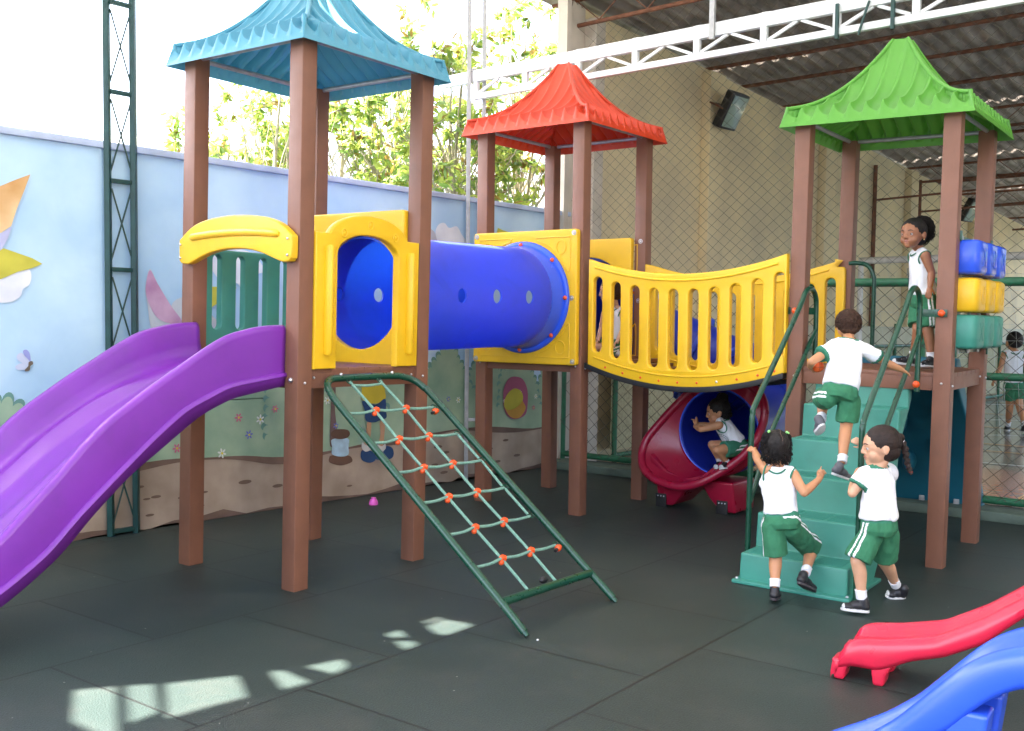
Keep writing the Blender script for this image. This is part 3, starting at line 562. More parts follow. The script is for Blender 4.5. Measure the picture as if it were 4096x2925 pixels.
# ------------------------------------------------------------------ play towers
def roof(parent, cu, cv, size, z0, H, m, nsc=11):
    a0 = size/2; aT = a0-.035; r1 = .085; mb = MB(); per = 2*aT/nsc; sub = 14; nx = nsc*sub
    xs = [-aT+2*aT*i/nx for i in range(nx+1)]
    rws = [1-(1-r1)*(j/26)**.95 for j in range(27)]
    def hz(r): t_ = (1-r)/(1-r1); return .125+(H-.125)*(.20*t_+.80*t_**2.15)
    def U(x):
        s_ = ((x+aT)/per) % 1.0
        if s_ < .07 or s_ > .95: return 0
        q = (s_-.07)/.88; return (1-abs(2*q-1)**4.0)*(.42+.58*q)
    for k in range(4):
        c, s_ = math.cos(k*math.pi/2), math.sin(k*math.pi/2)
        def P(x, y, z): return Vector((cu+x*c-y*s_, cv+x*s_+y*c, z0+z))
        rings = []
        fx = lambda x, a: max(-a, min(a, x))
        sc = a0/aT
        rings.append([P(x*sc, -a0, 0) for x in xs])
        rings.append([P(x*(1+.62*(sc-1)), -aT-.026, .030) for x in xs])
        rings.append([P(x*(1+.18*(sc-1)), -aT-.006, .112-.070*U(x)) for x in xs])
        rings.append([P(x*(1+.10*(sc-1)), -aT-.001, .117-.072*U(x)) for x in xs])
        for r in rws:
            a = aT*r; row = []
            for x in xs:
                xx = fx(x, a); fade = min(1, max(0, (a-abs(xx))/.016)); fade = fade*fade*(3-2*fade)
                d = U(x)*fade*min(1, r*1.8)*(.058+.037*max(0, (r-.86)/.14)) if r < 1 else U(x)*.098*min(1, fade+.3)
                row.append(P(xx, -a+(.12*d if r < 1 else .019*U(x)), hz(r)-d))
            rings.append(row)
        mb.loft(rings)
    for sx_, sy_ in ((1, 1), (1, -1), (-1, 1), (-1, -1)):
        pts = [Vector((cu+sx_*aT*r*.995, cv+sy_*aT*r*.995, z0+hz(r)-.004)) for r in rws]
        mb.tube([pts[0]+Vector((0, 0, -.03))]+pts, [.014]+[.014]*4+[.013]*22+[.010], 8)
        mb.tube([Vector((cu+sx_*(a0-.006), cv+sy_*(a0-.006), z0+.004)), Vector((cu+sx_*aT, cv+sy_*aT, z0+.1)), Vector((cu+sx_*aT*.99, cv+sy_*aT*.99, z0+.13))], [.004, .012, .013], 8)
    a = aT*r1; zt = z0+H-.004
    mb.add([(cu-a, cv-a, zt), (cu+a, cv-a, zt), (cu+a, cv+a, zt), (cu-a, cv+a, zt)], [(0, 1, 2, 3)])
    o = mb.build('roof', m, parent, fixn=False, smooth=17, weld=.0004)
    return o

def tower(key, label, zroof, rc, m, roofH):
    M = TM[key]; T = empty('play_tower', M, label, 'play tower', 'roofed towers of the climbing frame'); sx, sy = SX[key]
    for u, v in ((0, 0), (sx, 0), (0, sy), (sx, sy)):
        mb = MB()
        zt = zroof+.05
        mb.box((u, v, -.01), (u+PW, v+PW, zt)); mb.build('post', wood, T, bevel=.008, seg=2)
    mb = MB(); e = .004
    for v in (.022, sy+.022): mb.box((PW, v, 1.069), (sx, v+.05, 1.168))
    for u in (.022, sx+.022): mb.box((u, PW, 1.069), (u+.05, sy, 1.168))
    mb.build('deck_frame', wood, T, bevel=.004)
    mb = MB(); n = 8; L = sy+.1-.03
    for i in range(n):
        a = .02+(sx+.06)*i/n; b = .02+(sx+.06)*(i+1)/n-.006
        lo = PW+.002 if (a < PW or b > sx) else .02
        mb.box((a, lo, 1.15), (b, sy+PW-lo, 1.176))
    mb.build('deck', wood, T, bevel=.003)
    zr = zroof+.045
    for p, q in (((PW, sy+.05), (sx, sy+.05)), ((sx+.05, PW), (sx+.05, sy)), ((PW, .05), (sx, .05)), ((.05, PW), (.05, sy))):
        b = MB(); b.tube([(p[0], p[1], zr), (q[0], q[1], zr)], .014, 10); b.build('roof_bar', galv, T)
    cu, cv, size = rc
    roof(T, cu, cv, size, zroof, roofH, m)
    bolts('bolt', [(.05, -.002, 1.10), (-.002, .05, 1.115), (-.002, sy+.05, 1.115), (sx+.05, -.002, 1.115), (PW+.03, .018, 1.125), (sx-.03, .018, 1.125)], None, .008, steel, T)
    return T
TA = tower('A', 'tall play tower with sky blue pagoda roof and purple slide on its near side', 2.858, (.513, .504, 1.161), cyan_pl, .63)
TR = tower('R', 'play tower with orange red pagoda roof between the blue tunnel and yellow bridge', 2.894, (.512, .507, 1.19), redroof, .60)
TG = tower('G', 'play tower with bright green pagoda roof above the green stairs', 2.706, (.518, .501, 1.178), greenroof, .61)
def PL_v(v): return Matrix(((1, 0, 0, 0), (0, 0, -1, v), (0, 1, 0, 0), (0, 0, 0, 1)))      # (x,y,z)->(u=x, v, w=y), front faces -v
def PL_u(u): return Matrix(((0, 0, 1, u), (1, 0, 0, 0), (0, 1, 0, 0), (0, 0, 0, 1)))      # (x,y)->(v=x,w=y)
# --- blue tower panels
sx, sy = SX['A']
# arched window surround facing the net
out = [(.103, 1.172), (.262, 1.172)]
inn = [(.262, 1.795)]+[(.500+.237*math.cos(R(a)), 1.795+.112*math.sin(R(a))) for a in range(172, 8, -8)]+[(.738, 1.795), (.738, 1.176), (.912, 1.176), (.912, 1.899), (.815, 1.899)]
inn += [(.51+.31*math.cos(R(a)), 1.868+.150*math.sin(R(a))) for a in range(12, 169, 6)]+[(.20, 1.899), (.103, 1.899)]
pa = plate('window_panel', [out+inn], .05, PL_v(.012), yellow, TA, bev=.008)
for x0, x1 in ((.15, .228), (.789, .867)):
    mb = MB(); c = (x0+x1)/2
    mb.tube([(c, -.012, 1.250), (c, -.014, 1.262), (c, -.014, 1.815), (c, -.012, 1.83)], [.030, .039, .039, .030], 20, flat=.62)
    mb.build('grip_bulge', yellow, pa)
for x, z in ((.304, 1.906), (.505, 1.963), (.709, 1.912)):
    mb = MB(); ring = [(x+.020*math.cos(a*math.pi/10), -.0128, z+.022*math.sin(a*math.pi/10)) for a in range(20)]
    mb.tube(ring, .004, 6, closed=True); mb.sphere((x, -.006, z), (.017, .01, .019), 12); mb.build('moulded_dimple', yellow, pa)
# arched top rail over the slide
def arch_out(v): return 1.868+.122*math.sqrt(max(0, 1-((v-.475)/.56)**2))*1.0
top = [(.475+.470*math.cos(R(a)), 1.80+.185*math.sin(R(a))) for a in range(30, 151, 5)]
pts = rrect(0, 0, 1, 1, .1)
ol = [(.015, 1.745), (.028, 1.733), (.08, 1.731), (.15, 1.752), (.25, 1.783), (.36, 1.802), (.475, 1.808), (.59, 1.802), (.70, 1.783), (.80, 1.752), (.865, 1.731), (.925, 1.733), (.945, 1.745), (.952, 1.76), (.953, 1.855), (.94, 1.875), (.85, 1.932), (.75, 1.965), (.62, 1.983), (.475, 1.989), (.33, 1.983), (.20, 1.965), (.10, 1.932), (.02, 1.878), (.004, 1.855), (.005, 1.76)]
ol = [(p.x, p.y) for p in spl([(a, b, 0) for a, b in ol], 3, True)]
pr = plate('arched_rail', [ol], .05, PL_u(-.028), yellow, TA, bev=.010, res=3)
mb = MB(); mb.tube(spl([(-.052, v, 1.83+.068*math.sqrt(max(0, 1-((v-.475)/.62)**2))) for v in (.10, .2, .33, .475, .62, .75, .85)], 4), [.006]+[.021]*23+[.006], 12, flat=.6) if False else None
pp = spl([(-.050, v, 1.805+.09*math.sqrt(max(0, 1-((v-.475)/.62)**2))) for v in (.10, .2, .33, .475, .62, .75, .85)], 4)
mb.tube(pp, [.012]+[.022]*(len(pp)-2)+[.012], 12); mb.build('moulded_rib', yellow, pr)
bolts('screw', [(-.056, .935, 1.84), (-.056, .935, 1.765), (-.056, .03, 1.85), (-.056, .03, 1.765)], None, .0075, steel, pr)
# green picket panel on the wall side
slots = [slot(c, 1.362, 1.80, .031) for c in (.190, .360, .530, .695, .85)]
plate('picket_panel', [rrect(.101, 1.19, .927, 1.83, .02)]+slots, .05, PL_v(.945), teal, TA, bev=.008)
# square tunnel panels (with the big round hole)
def tunnel_panel(T, u, sy_, front, name='tunnel_panel'):
    c = (.501, 1.625); lo, hi = (.018, .985) if front else (.103, .893)
    hole = arc(c[0]-(.03 if T is TA else 0), c[1]-(.015 if T is TA else 0), .352, .352, 0, 360, 48)[:-1]
    p = plate(name, [rrect(lo, 1.123, hi, 2.128 if T is TR else 2.10, .02), hole], .05, PL_u(u), yellow, T, bev=.009, res=3)
    s = -1 if front else 1; x = u+s*.026
    for (vv, ww) in ((.045, 1.15), (.955, 1.15), (.045, 2.1), (.955, 2.1), (.06, 1.62)):
        b = MB(); b.tube([(x, vv+.016*math.cos(a*.52), ww+.016*math.sin(a*.52)) for a in range(12)], .004, 6, closed=True); b.sphere((x, vv, ww), .009, 8, mi=0); b.build('screw', steel, p)
    for (sv, sw) in ((1, 1), (-1, 1), (1, -1), (-1, -1)):
        q = [(.07, .455), (.40, .455), (.41, .445), (.41, .40), (.27, .45)]
        path = [Vector((x, .501+sv*a, 1.625+sw*b)) for a, b in ((.13, .447), (.40, .447), (.425, .43), (.425, .22), (.405, .20), (.33, .30), (.22, .39), (.13, .425), (.12, .437))]
        b = MB(); b.tube(spl(path, 3, True), .0045, 6, closed=True)
        b.tube([(x, .501+sv*.345+.042*math.cos(a*.35), 1.625+sw*.372+.05*math.sin(a*.35)) for a in range(18)], .0035, 6, closed=True)
        b.build('moulded_ridge', yellow, p)
    return p
tunnel_panel(TA, sx-.005, sy, False)
tunnel_panel(TR, -.028, .9011, True)
tunnel_panel(TR, .90, .9011, False, 'slide_panel')
# --- straight crawl tunnel
MT = TM['A'].copy(); CT = empty('crawl_tunnel', TM['A'] @ Matrix.Translation((1.02, .5, 0)), 'blue straight crawl tube with round portholes joining the blue and red roofed towers', 'tunnel')
A2R = TM['A'].inverted() @ TM['R']; pe = A2R @ Vector((-.055, .501, 1.625)); ps = Vector((sx+.03, .501, 1.60)); ofs = Vector((1.02, .5, 0))
pe -= ofs; ps -= ofs
ax = (pe-ps); Lt = ax.length; axd = ax.normalized(); MTc = frame3(ps, axd, (0, 1, 0))
def tunnel_mesh(L, r, holes, m, parent, M, flare=.0):
    mb = MB(); n = 72; nl = 60; rings = []
    prof = []
    for i in range(nl+1):
        x = L*i/nl; rr = r
        if x > L*.80: rr = r+.004
        prof.append((x, rr))
    vs = []; fs = []
    for x, rr in prof:
        for k in range(n):
            a = 2*math.pi*k/n; vs.append(M @ Vector((x, rr*math.cos(a), rr*math.sin(a))))
    for i in range(nl):
        for k in range(n):
            fs.append((i*n+k, (i+1)*n+k, (i+1)*n+(k+1) % n, i*n+(k+1) % n))
    mb.add(vs, fs); return mb
mb = tunnel_mesh(Lt, .362, [], blue_pl, CT, MTc)
tube = mb.build('tube', blue_pl, CT, fixn=False, smooth=None)
# cut the portholes with a boolean
cut = MB()
for X in (.16, .55, .94, 1.33):
    xx = X/1.78*Lt
    cut.tube([MTc @ Vector((xx, -.6, 0)), MTc @ Vector((xx, .6, 0))], .048, 28)
co = cut.build('cutter', blue_pl, CT)
sol = tube.modifiers.new('s', 'SOLIDIFY'); sol.thickness = .012; sol.offset = 0
bo = tube.modifiers.new('b', 'BOOLEAN'); bo.object = co; bo.operation = 'DIFFERENCE'; bo.solver = 'EXACT'
bpy.context.view_layer.update(); dg = bpy.context.evaluated_depsgraph_get()
me = bpy.data.meshes.new_from_object(tube.evaluated_get(dg)); me.shade_smooth(); me.set_sharp_from_angle(angle=R(40)); tube.modifiers.clear(); tube.data = me; me.name = 'tube'
me.materials.clear(); me.materials.append(blue_pl)
bpy.data.objects.remove(co)
for xx, s_ in ((Lt, -1), (0, 1)):
    mb = MB(); prof = [(-.002*s_, .345), (-.002*s_, .42), (.012*s_, .424), (.03*s_, .418), (.035*s_, .408), (.035*s_, .392), (.05*s_, .386), (.22*s_, .366), (.22*s_, .36)]
    n = 64; vs = []; fs = []
    for (x, rr) in prof:
        for k in range(n):
            a = 2*math.pi*k/n; vs.append(MTc @ Vector((xx+x, rr*math.cos(a), rr*math.sin(a))))
    for i in range(len(prof)-1):
        for k in range(n): fs.append((i*n+k, i*n+(k+1) % n, (i+1)*n+(k+1) % n, (i+1)*n+k))
    mb.add(vs, fs); fl = mb.build('flange', blue2, CT, smooth=50)
    for k in range(8):
        a = 2*math.pi*k/8; b = MB(); b.sphere(MTc @ Vector((xx+.036*s_, .400*math.cos(a), .395*math.sin(a))), .017, 12); b.build('flange_knob', orange, fl)
# --- hanging bridge
BR = empty('bridge', TM['R'] @ Matrix.Translation((.5, -.8, 0)), 'sagging yellow slatted bridge between the red and green roofed towers', 'bridge')
MBr = Matrix.Translation((-.5, .8, 0))
def br_top(v): return 1.786+.116*((v+.815)/.75)**2
def br_bot(v): return 1.002+.128*((v+.815)/.75)**2
for u, nm in ((.02, 0), (.955, 1)):
    vs_ = [-.055-1.515*i/30 for i in range(31)]
    if nm: ends0 = [(.075, br_bot(.0)+.05), (.075, 1.862), (.06, 1.877), (.012, 1.877), (.005, 1.915)]; ends1 = [(-1.562, 1.905), (-1.568, 1.862), (-1.61, 1.86), (-1.625, 1.845), (-1.625, br_bot(-1.57)+.05)]
    else: ends0 = []; ends1 = []
    outl = ends0+[(v, br_top(v)) for v in vs_]+ends1+[(v, br_bot(v)) for v in reversed(vs_)]
    sl = []
    for k in range(10):
        c = -.136-.154*k; sl.append(slot(c, br_bot(c)+.118, br_top(c)-.107, .038))
    p = plate('side_panel', [outl]+sl, .052, MBr @ PL_u(u), yellow, BR, bev=.010, res=3)
    mb = MB(); s_ = -1 if not nm else 1
    mb.tube(spl([MBr @ Vector((u-.026, v, br_top(v)-.045)) for v in (-.11, -.35, -.6, -.82, -1.05, -1.3, -1.51)], 5), .0085, 8)
    mb.tube(spl([MBr @ Vector((u-.026, v, br_bot(v)+.075)) for v in (-.11, -.35, -.6, -.82, -1.05, -1.3, -1.51)], 5), .007, 8)
    mb.build('moulded_ridge', yellow, p)
    for k in range(10):
        v = -.21-.147*k if k < 9 else -1.5
        b = MB(); b.sphere(MBr @ Vector((u-.027, v, br_bot(v)+.032)), (.004, .009, .009), 10); b.build('bolt_cap', orange if k != 6 else steel, p)
mb = MB()
vv = [-.03-1.53*i/24 for i in range(25)]
for u in (-.01, .93):
    mb.loft([[MBr @ Vector((u+a, v, br_bot(v)+b)) for a, b in ((0, -.034), (.06, -.034), (.06, .004), (0, .004))] for v in vv], closed=True, caps=True)
mb.build('rubber_edge', blackr, BR, bevel=.004)
mb = MB()
for k in range(14):
    v = -.06-1.52*(k+.5)/14; z = br_bot(v)+.045
    mb.box((.05, v-.048, z-.03), (.93, v+.048, z), MBr)
mb.build('walkway', wood, BR, bevel=.004)
# --- green roofed tower panels
sx, sy = SX['G']
BC = [blue_pl, yellow, teal]
for zi, (m_, z0_, z1_) in enumerate(((blue2, 1.772, 1.978), (yellow, 1.546, 1.752), (teal, 1.323, 1.530))):
    for k, c in enumerate((.225, .512, .80)):
        mb = MB(); rr = .137; n = 32; rings = []
        for z, q in ((z0_, .80), (z0_+.008, .93), (z0_+.02, 1), (z1_-.02, 1), (z1_-.008, .93), (z1_, .80)):
            rg = []
            for j in range(n):
                a = 2*math.pi*j/n; ca, sa = math.cos(a), math.sin(a); p = 5.0
                f = (abs(ca)**p+abs(sa)**p)**(-1/p); rg.append(Vector((c+rr*q*f*ca*.98, -.008+rr*q*f*sa*.78, z)))
            rings.append(rg)
        mb.loft(rings, closed=True, caps=True)
        cyl = mb.build('spinning_block', m_, TG, smooth=60)
        b = MB(); zc_ = (z0_+z1_)/2; yv = -.008-rr*.78-.0005
        if (zi+k) % 2: b.tube([(c+.045*math.cos(t*.314), yv+.0, zc_+.055*math.sin(t*.314)) for t in range(20)], .0016, 6, closed=True)
        else:
            b.tube([(c-.045, yv, zc_-.055), (c+.045, yv, zc_+.055)], .0016, 6); b.tube([(c+.045, yv, zc_-.055), (c-.045, yv, zc_+.055)], .0016, 6)
        b.build('embossed_mark', m_, cyl)
for z in (2.0, 1.302):
    b = MB(); b.bar((PW-.004, .045, z), (sx+.004, .045, z), .035, .02); b.build('block_rail', gtube, TG, bevel=.003)
    for u in (.05, sx+.05):
        b = MB(); b.box((u-.02 if u > .5 else u+.03, -.01, z-.03), (u+.012 if u > .5 else u+.062, .06, z+.03)); b.build('rail_bracket', gtube, TG, bevel=.003)
for u in (.225, .512, .80):
    b = MB(); b.tube([(u, .02, 1.29), (u, .02, 2.01)], .011, 8); b.build('spindle', galv, TG)
# hooked grab pole at the back of the deck
b = MB(); b.tube(spl([(.93, .93, 1.885), (.95, .87, 1.888), (.955, .80, 1.868), (.956, .76, 1.80), (.956, .752, 1.70), (.956, .750, 1.2)], 6), .0155, 12); b.build('grab_pole', gtube, TG)
# --- green stairs
ST = empty('stairs', TM['G'] @ Matrix.Translation((-.55, .53, 0)), 'sea green moulded plastic stairs up to the green roofed tower', 'stairs')
MS = Matrix.Translation((.55, -.53, 0))
ul = [-1.065, -.845, -.60, -.385, -.170, .035]; zl = [.165, .362, .56, .755, .955, 1.166]
mb = MB()
vL, vR = .824, .242
prof = []
for i in range(6):
    zb = 0 if i == 0 else zl[i-1]; prof.append((ul[i]-.010, zb)); prof.append((ul[i], zl[i]))
prof.append((.09, zl[-1]))
# underside
under = [(.09, 1.0), (-.15, .72), (-.20, .45), (-.60, .0)]
pl2 = prof+under
def sidev(u, z, s_):
    return (vL+.012*(1-z/1.2) if s_ > 0 else vR-.012*(1-z/1.2))
ringL = [MS @ Vector((u, sidev(u, z, 1), z)) for u, z in pl2]; ringR = [MS @ Vector((u, sidev(u, z, -1), z)) for u, z in pl2]
n = len(pl2); vs = ringL+ringR; fs = [(i, (i+1) % n, n+(i+1) % n, n+i) for i in range(n)]
tl = tessellate_polygon([[Vector((u, z, 0)) for u, z in pl2]])
fs += [tuple(t) for t in tl]+[tuple(n+i for i in reversed(t)) for t in tl]
mb.add(vs, fs); stb = mb.build('step_body', teal, ST, bevel=.012, seg=3, smooth=50)
b = MB(); b.box((-1.125, .20, .001), (-.55, .86, .022), MS); b.build('base_flange', teal, ST, bevel=.006)
for i in range(5):
    b = MB(); nb = 13
    for (va, vb) in ((.275, .435), (.455, .615), (.635, .795)):
        for j in range(nb):
            uu = ul[i]+.03+(ul[i+1]-ul[i]-.055)*j/(nb-1); b.box((uu, va, zl[i]-.002), (uu+.006, vb, zl[i]+.003), MS)
    b.build('tread_ribs', teal, stb)
for (u, v) in ((-1.09, .222), (-1.09, .842), (.0, 0)):
    if u: b = MB(); b.sphere(MS @ Vector((u, v, .022)), .011, 8); b.build('bolt', steel, ST)
# handrails
for v, nm in ((.885, 'L'), (.185, 'R')):
    HR = empty('handrail', TM['G'] @ Matrix.Translation((-.85, v, 0)), 'bent green tube handrail on the '+('bridge side' if nm == 'L' else 'side near the braided girl')+' of the stairs', 'handrail', 'handrails of the green stairs')
    MH = Matrix.Translation((.85, -v, 0)); tp = lambda L: [MH @ Vector((u, v, z)) for u, z in L]
    du = 0 if nm == 'L' else -.02
    if nm == 'L': main = [(-.845, 0), (-.845, .5), (-.845, .86), (-.835, .93), (-.80, .985), (-.42, 1.31), (-.12, 1.575), (-.055, 1.645), (.02, 1.678), (.10, 1.668), (.15, 1.62), (.165, 1.55), (.17, 1.30), (.165, 1.07)]; sec = [(.165, 1.41), (-.10, 1.175), (-.40, .92), (-.55, .78), (-.845, .40)]; uu = .165
    else: main = [(-1.06, 0), (-1.06, .5), (-1.06, .87), (-1.05, .935), (-1.01, .99), (-.65, 1.295), (-.32, 1.575), (-.25, 1.645), (-.17, 1.68), (-.09, 1.668), (-.04, 1.62), (-.025, 1.55), (-.02, 1.30), (-.02, 1.06)]; sec = [(-.02, 1.40), (-.28, 1.175), (-.58, .93), (-.73, .79), (-1.06, .40)]; uu = -.02
    b = MB(); b.tube(spl(tp(main), 5), .0165, 12); b.build('rail_tube', gtube, HR)
    b = MB(); b.tube(spl(tp(sec), 4), .0145, 12); b.build('lower_rail', gtube, HR)
    zbr = 1.535
    s_ = 1 if nm == 'L' else -1
    vb = .955 if nm == 'L' else .03
    b = MB(); b.bar(MH @ Vector((uu, v, zbr)), MH @ Vector((-.012 if nm == 'L' else -.012, vb+(.05 if nm == 'L' else -.0), zbr)), .006, .045); b.build('bracket', gtube, HR, bevel=.001)
    b = MB(); b.sphere(MH @ Vector((-.028, .955 if nm == 'L' else .06, zbr)), .021, 14); b.build('bracket_knob', orange, HR)
    b = MB(); b.sphere(MH @ Vector((uu-.02, v, 1.105)), .022, 14); b.build('foot_knob', orange, HR)
# --- petrol blue climbing ramp behind
CW = empty('climbing_ramp', TM['G'] @ Matrix.Translation((1.6, .5, 0)), 'petrol blue plastic climbing ramp leaning behind the green roofed tower', 'climbing ramp')
MC = Matrix.Translation((-1.6, -.5, 0)); mb = MB()
sec = [(1.035, 1.15), (1.06, 1.235), (1.16, 1.23), (1.55, .80), (1.95, .40), (2.24, .02), (2.24, 0), (2.10, 0), (1.98, .28), (1.60, .66), (1.04, 1.10)]
n = len(sec); vs = [MC @ Vector((u, .20, z)) for u, z in sec]+[MC @ Vector((u, .86, z)) for u, z in sec]
tl = tessellate_polygon([[Vector((u, z, 0)) for u, z in sec]])
mb.add(vs, [(i, (i+1) % n, n+(i+1) % n, n+i) for i in range(n)]+[tuple(t) for t in tl]+[tuple(n+i for i in reversed(t)) for t in tl])
mb.build('ramp_body', tealdark, CW, bevel=.02, seg=3, smooth=50)
for (u, z, v, wd_) in ((1.30, .86, .34, .11), (1.42, .74, .66, .11), (1.62, .56, .40, .11), (1.80, .40, .68, .11)):
    b = MB(); b.sphere(MC @ Vector((u, v, z)), (.10, .05, .09), 14); b.build('hold_pocket', tealdark, CW)
for v in (.38, .64):
    b = MB(); b.box((2.05, v-.02, 0), (2.10, v+.02, .10), MC); b.build('floor_bracket', galv, CW, bevel=.003)
# ------------------------------------------------------------------ generic chute
def chute(name, secs, m, parent, thick=.008, world=False):
    """secs: list of rings (lists of points) along the chute"""
    mb = MB(); mb.loft(secs); o = mb.build(name, m, parent, fixn=False, smooth=55, world=world)
    md = o.modifiers.new('shell', 'SOLIDIFY'); md.thickness = thick; md.offset = 0
    return o
def interp(tab, x):
    if x <= tab[0][0]: return tab[0][1]
    for (a, b), (c, d) in zip(tab[:-1], tab[1:]):
        if x <= c: t = (x-a)/(c-a); return b+(d-b)*t
    return tab[-1][1]
def sm(tab, x, h=.05): return (interp(tab, x-h)+2*interp(tab, x)+interp(tab, x+h))/4
# --- purple slide of the blue tower
SL = empty('slide', TM['A'] @ Matrix.Translation((-1.0, .49, 0)), 'big purple wave slide with high curled sides coming off the blue roofed tower', 'slide')
MSl = Matrix.Translation((1.0, -.49, 0))
topT = [(.008, 1.400), (.158, 1.390), (.351, 1.348), (.47, 1.29), (.637, 1.192), (.787, 1.105), (1.022, .952), (1.133, .855), (1.239, .74), (1.376, .612), (1.506, .485), (1.7, .36), (1.9, .29), (2.2, .27), (2.5, .27)]
botT = [(0, 1.083), (.345, 1.028), (.528, .953), (.783, .78), (.903, .702), (1.093, .535), (1.236, .386), (1.374, .287), (1.505, .205), (1.7, .12), (1.9, .07), (2.2, .05), (2.5, .05)]
ridT = [(0, 1.139), (.365, 1.090), (.616, .988), (.784, .866), (.973, .709), (1.166, .545), (1.306, .404), (1.505, .273), (1.7, .19), (1.9, .13), (2.2, .11), (2.5, .11)]
bedT = [(0, 1.185), (.2, 1.170), (.4, 1.115), (.6, 1.035), (.8, .925), (1.0, .80), (1.2, .635), (1.4, .48), (1.6, .345), (1.8, .25), (2.0, .215), (2.5, .21)]
secs = []
for i in range(80):
    u = 2.35*i/79; zt_, zb_, zr_, zd_ = sm(topT, u), sm(botT, u), sm(ridT, u), sm(bedT, u)
    v0, v1 = .100, .885; e = -.012 if u > .02 else 0
    wv = min(1, max(0, (u-.45)/.3)); hump = .035*wv
    half = [(v0+.006, zb_), (v0-.004, zr_-.012), (v0-.016, zr_-.002), (v0-.012, zr_+.010), (v0+.002, zr_+.016), (v0+.000, zt_-.03), (v0+.004, zt_-.010), (v0+.016, zt_-.001), (v0+.030, zt_), (v0+.044, zt_-.008), (v0+.054, zt_-.026),
            (v0+.066, zd_+max(.03, (zt_-zd_)*.45)), (v0+.085, zd_+.035), (v0+.115, zd_+.012), (v0+.16, zd_+.004+hump*.2), (v0+.20, zd_+.006+hump), (v0+.235, zd_+.010+hump), (v0+.275, zd_-.004), (v0+.32, zd_-.012)]
    mir = [(v0+v1-v, z) for v, z in reversed(half)]
    secs.append([MSl @ Vector((-u, v, z)) for v, z in half+[((v0+v1)/2, zd_-.014)]+mir])
chute('chute', secs, purple, SL)
mb = MB(); mb.box((-2.3, .14, 0), (-2.1, .84, .16), MSl); mb.build('slide_foot', purple, SL, bevel=.02)
bolts('bolt', [MSl @ Vector((-.012, .985, 1.335)), MSl @ Vector((-.006, .045, 1.115))], None, .014, steel, SL)
# --- rope climber
NC = empty('net_climber', TM['A'] @ Matrix.Translation((.55, -.75, 0)), 'sloping green tube frame with mint rope net and orange knots below the blue roof', 'climbing net')
MN = Matrix.Translation((-.55, .75, 0)); P0 = Vector((0, -.05, 1.12)); DN = (Vector((0, -1.42, .0))-P0).normalized()
def nq(u, t, d=0): return MN @ (Vector((u, 0, 0))+P0+DN*t+Vector((0, -.63, -.77)).cross(Vector((1, 0, 0))).normalized()*0+Vector((0, -.64, .0))*0+Vector((0, d*-.636, d*.77)))
fr = [nq(.160, 1.72), nq(.158, 1.5), nq(.128, .7), nq(.108, .22), nq(.11, .12), nq(.13, .05), nq(.175, .008), nq(.24, -.004), nq(.45, -.008), nq(.68, -.008), nq(.76, .004), nq(.82, .04), nq(.85, .10), nq(.865, .2), nq(.90, .9), nq(.945, 1.72)]
b = MB(); b.tube(spl(fr, 6), .0195, 14); b.build('tube_frame', gtube, NC)
for u in (.160, .945):
    b = MB(); b.tube([nq(u, 1.70), nq(u, 1.745)], [.019, .012], 12, flat=.8); b.build('tube_end', gtube, NC)
    b = MB(); c = MN @ Vector((u+.0, -1.425, 0)); b.box((c.x-.028, c.y-.055, 0), (c.x+.028, c.y+.01, .007)); b.build('foot_plate', gtube, NC, bevel=.002)
    b = MB(); b.sphere((c.x, c.y-.033, .007), .007, 8); b.build('foot_bolt', steel, NC)
b = MB(); b.tube([nq(.160, 1.545), nq(.93, 1.545)], .021, 14); b.build('cross_bar', gtube, NC)
ts = [.258, .477, .689, .90, 1.114, 1.325]
uL = [.326, .328, .341, .352, .366, .382]; uR = [.562, .564, .574, .583, .604, .621]
uf = lambda t: .11+.029*t/1.0; ur = [.79, .802, .818, .819, .835, .842]
for k, t in enumerate(ts):
    a = uf(t); s_ = .012
    b = MB(); b.tube(spl([nq(a, t+.004), nq(uL[k]-.1, t+.008), nq(uL[k], t-.002, .004), nq((uL[k]+uR[k])/2, t+.006), nq(uR[k], t+.002, .004), nq((uR[k]+ur[k])/2, t+.007), nq(ur[k], t+.004)], 5), .0078, 8); b.build('cross_rope', rope, NC)
    for u in (uL[k], uR[k]):
        b = MB(); b.tube(spl([nq(u+.000, t-.010, .012), nq(u+.014, t, .012), nq(u+.0, t+.012, .012)], 4), .010, 10); b.sphere(nq(u+.005, t-.004, .002), (.021, .017, .017), 12); b.sphere(nq(u-.012, t+.014, -.006), (.016, .014, .014), 12); b.build('rope_knot', orange, NC)
    if k not in (0, 5) or True:
        c = [nq(ur[k]+.012+.022*math.cos(j*.63), t+.016*math.sin(j*.63)) for j in range(10)]
        b = MB(); b.tube(c, .004, 6, closed=True); b.build('rope_hook', gtube, NC)
for (u0, ul_) in ((.308, uL), (.541, uR)):
    pts = [nq(u0, .03, -.0)]+[nq(u, t) for u, t in zip(ul_, ts)]+[nq(ul_[-1]+.008, 1.53)]
    b = MB(); b.tube(spl(pts, 4), .0078, 8); b.build('long_rope', rope, NC)
    c = [nq(u0+.016*math.cos(j*.63), .028+.022*math.sin(j*.63)) for j in range(10)]; b = MB(); b.tube(c, .004, 6, closed=True); b.build('rope_hook', gtube, NC)
b = MB(); b.tube([nq(.308, .055), nq(.42, .062), nq(.541, .052)], .0075, 8); b.build('cross_rope', rope, NC)
for k in (1, 2, 3, 4):
    b = MB(); b.tube([nq(ur[k-1]+.002, ts[k-1]+.01), nq(ur[k]-.004, ts[k]-.01)], .0075, 8)
    if k in (2, 3, 4): b.build('long_rope', rope, NC)
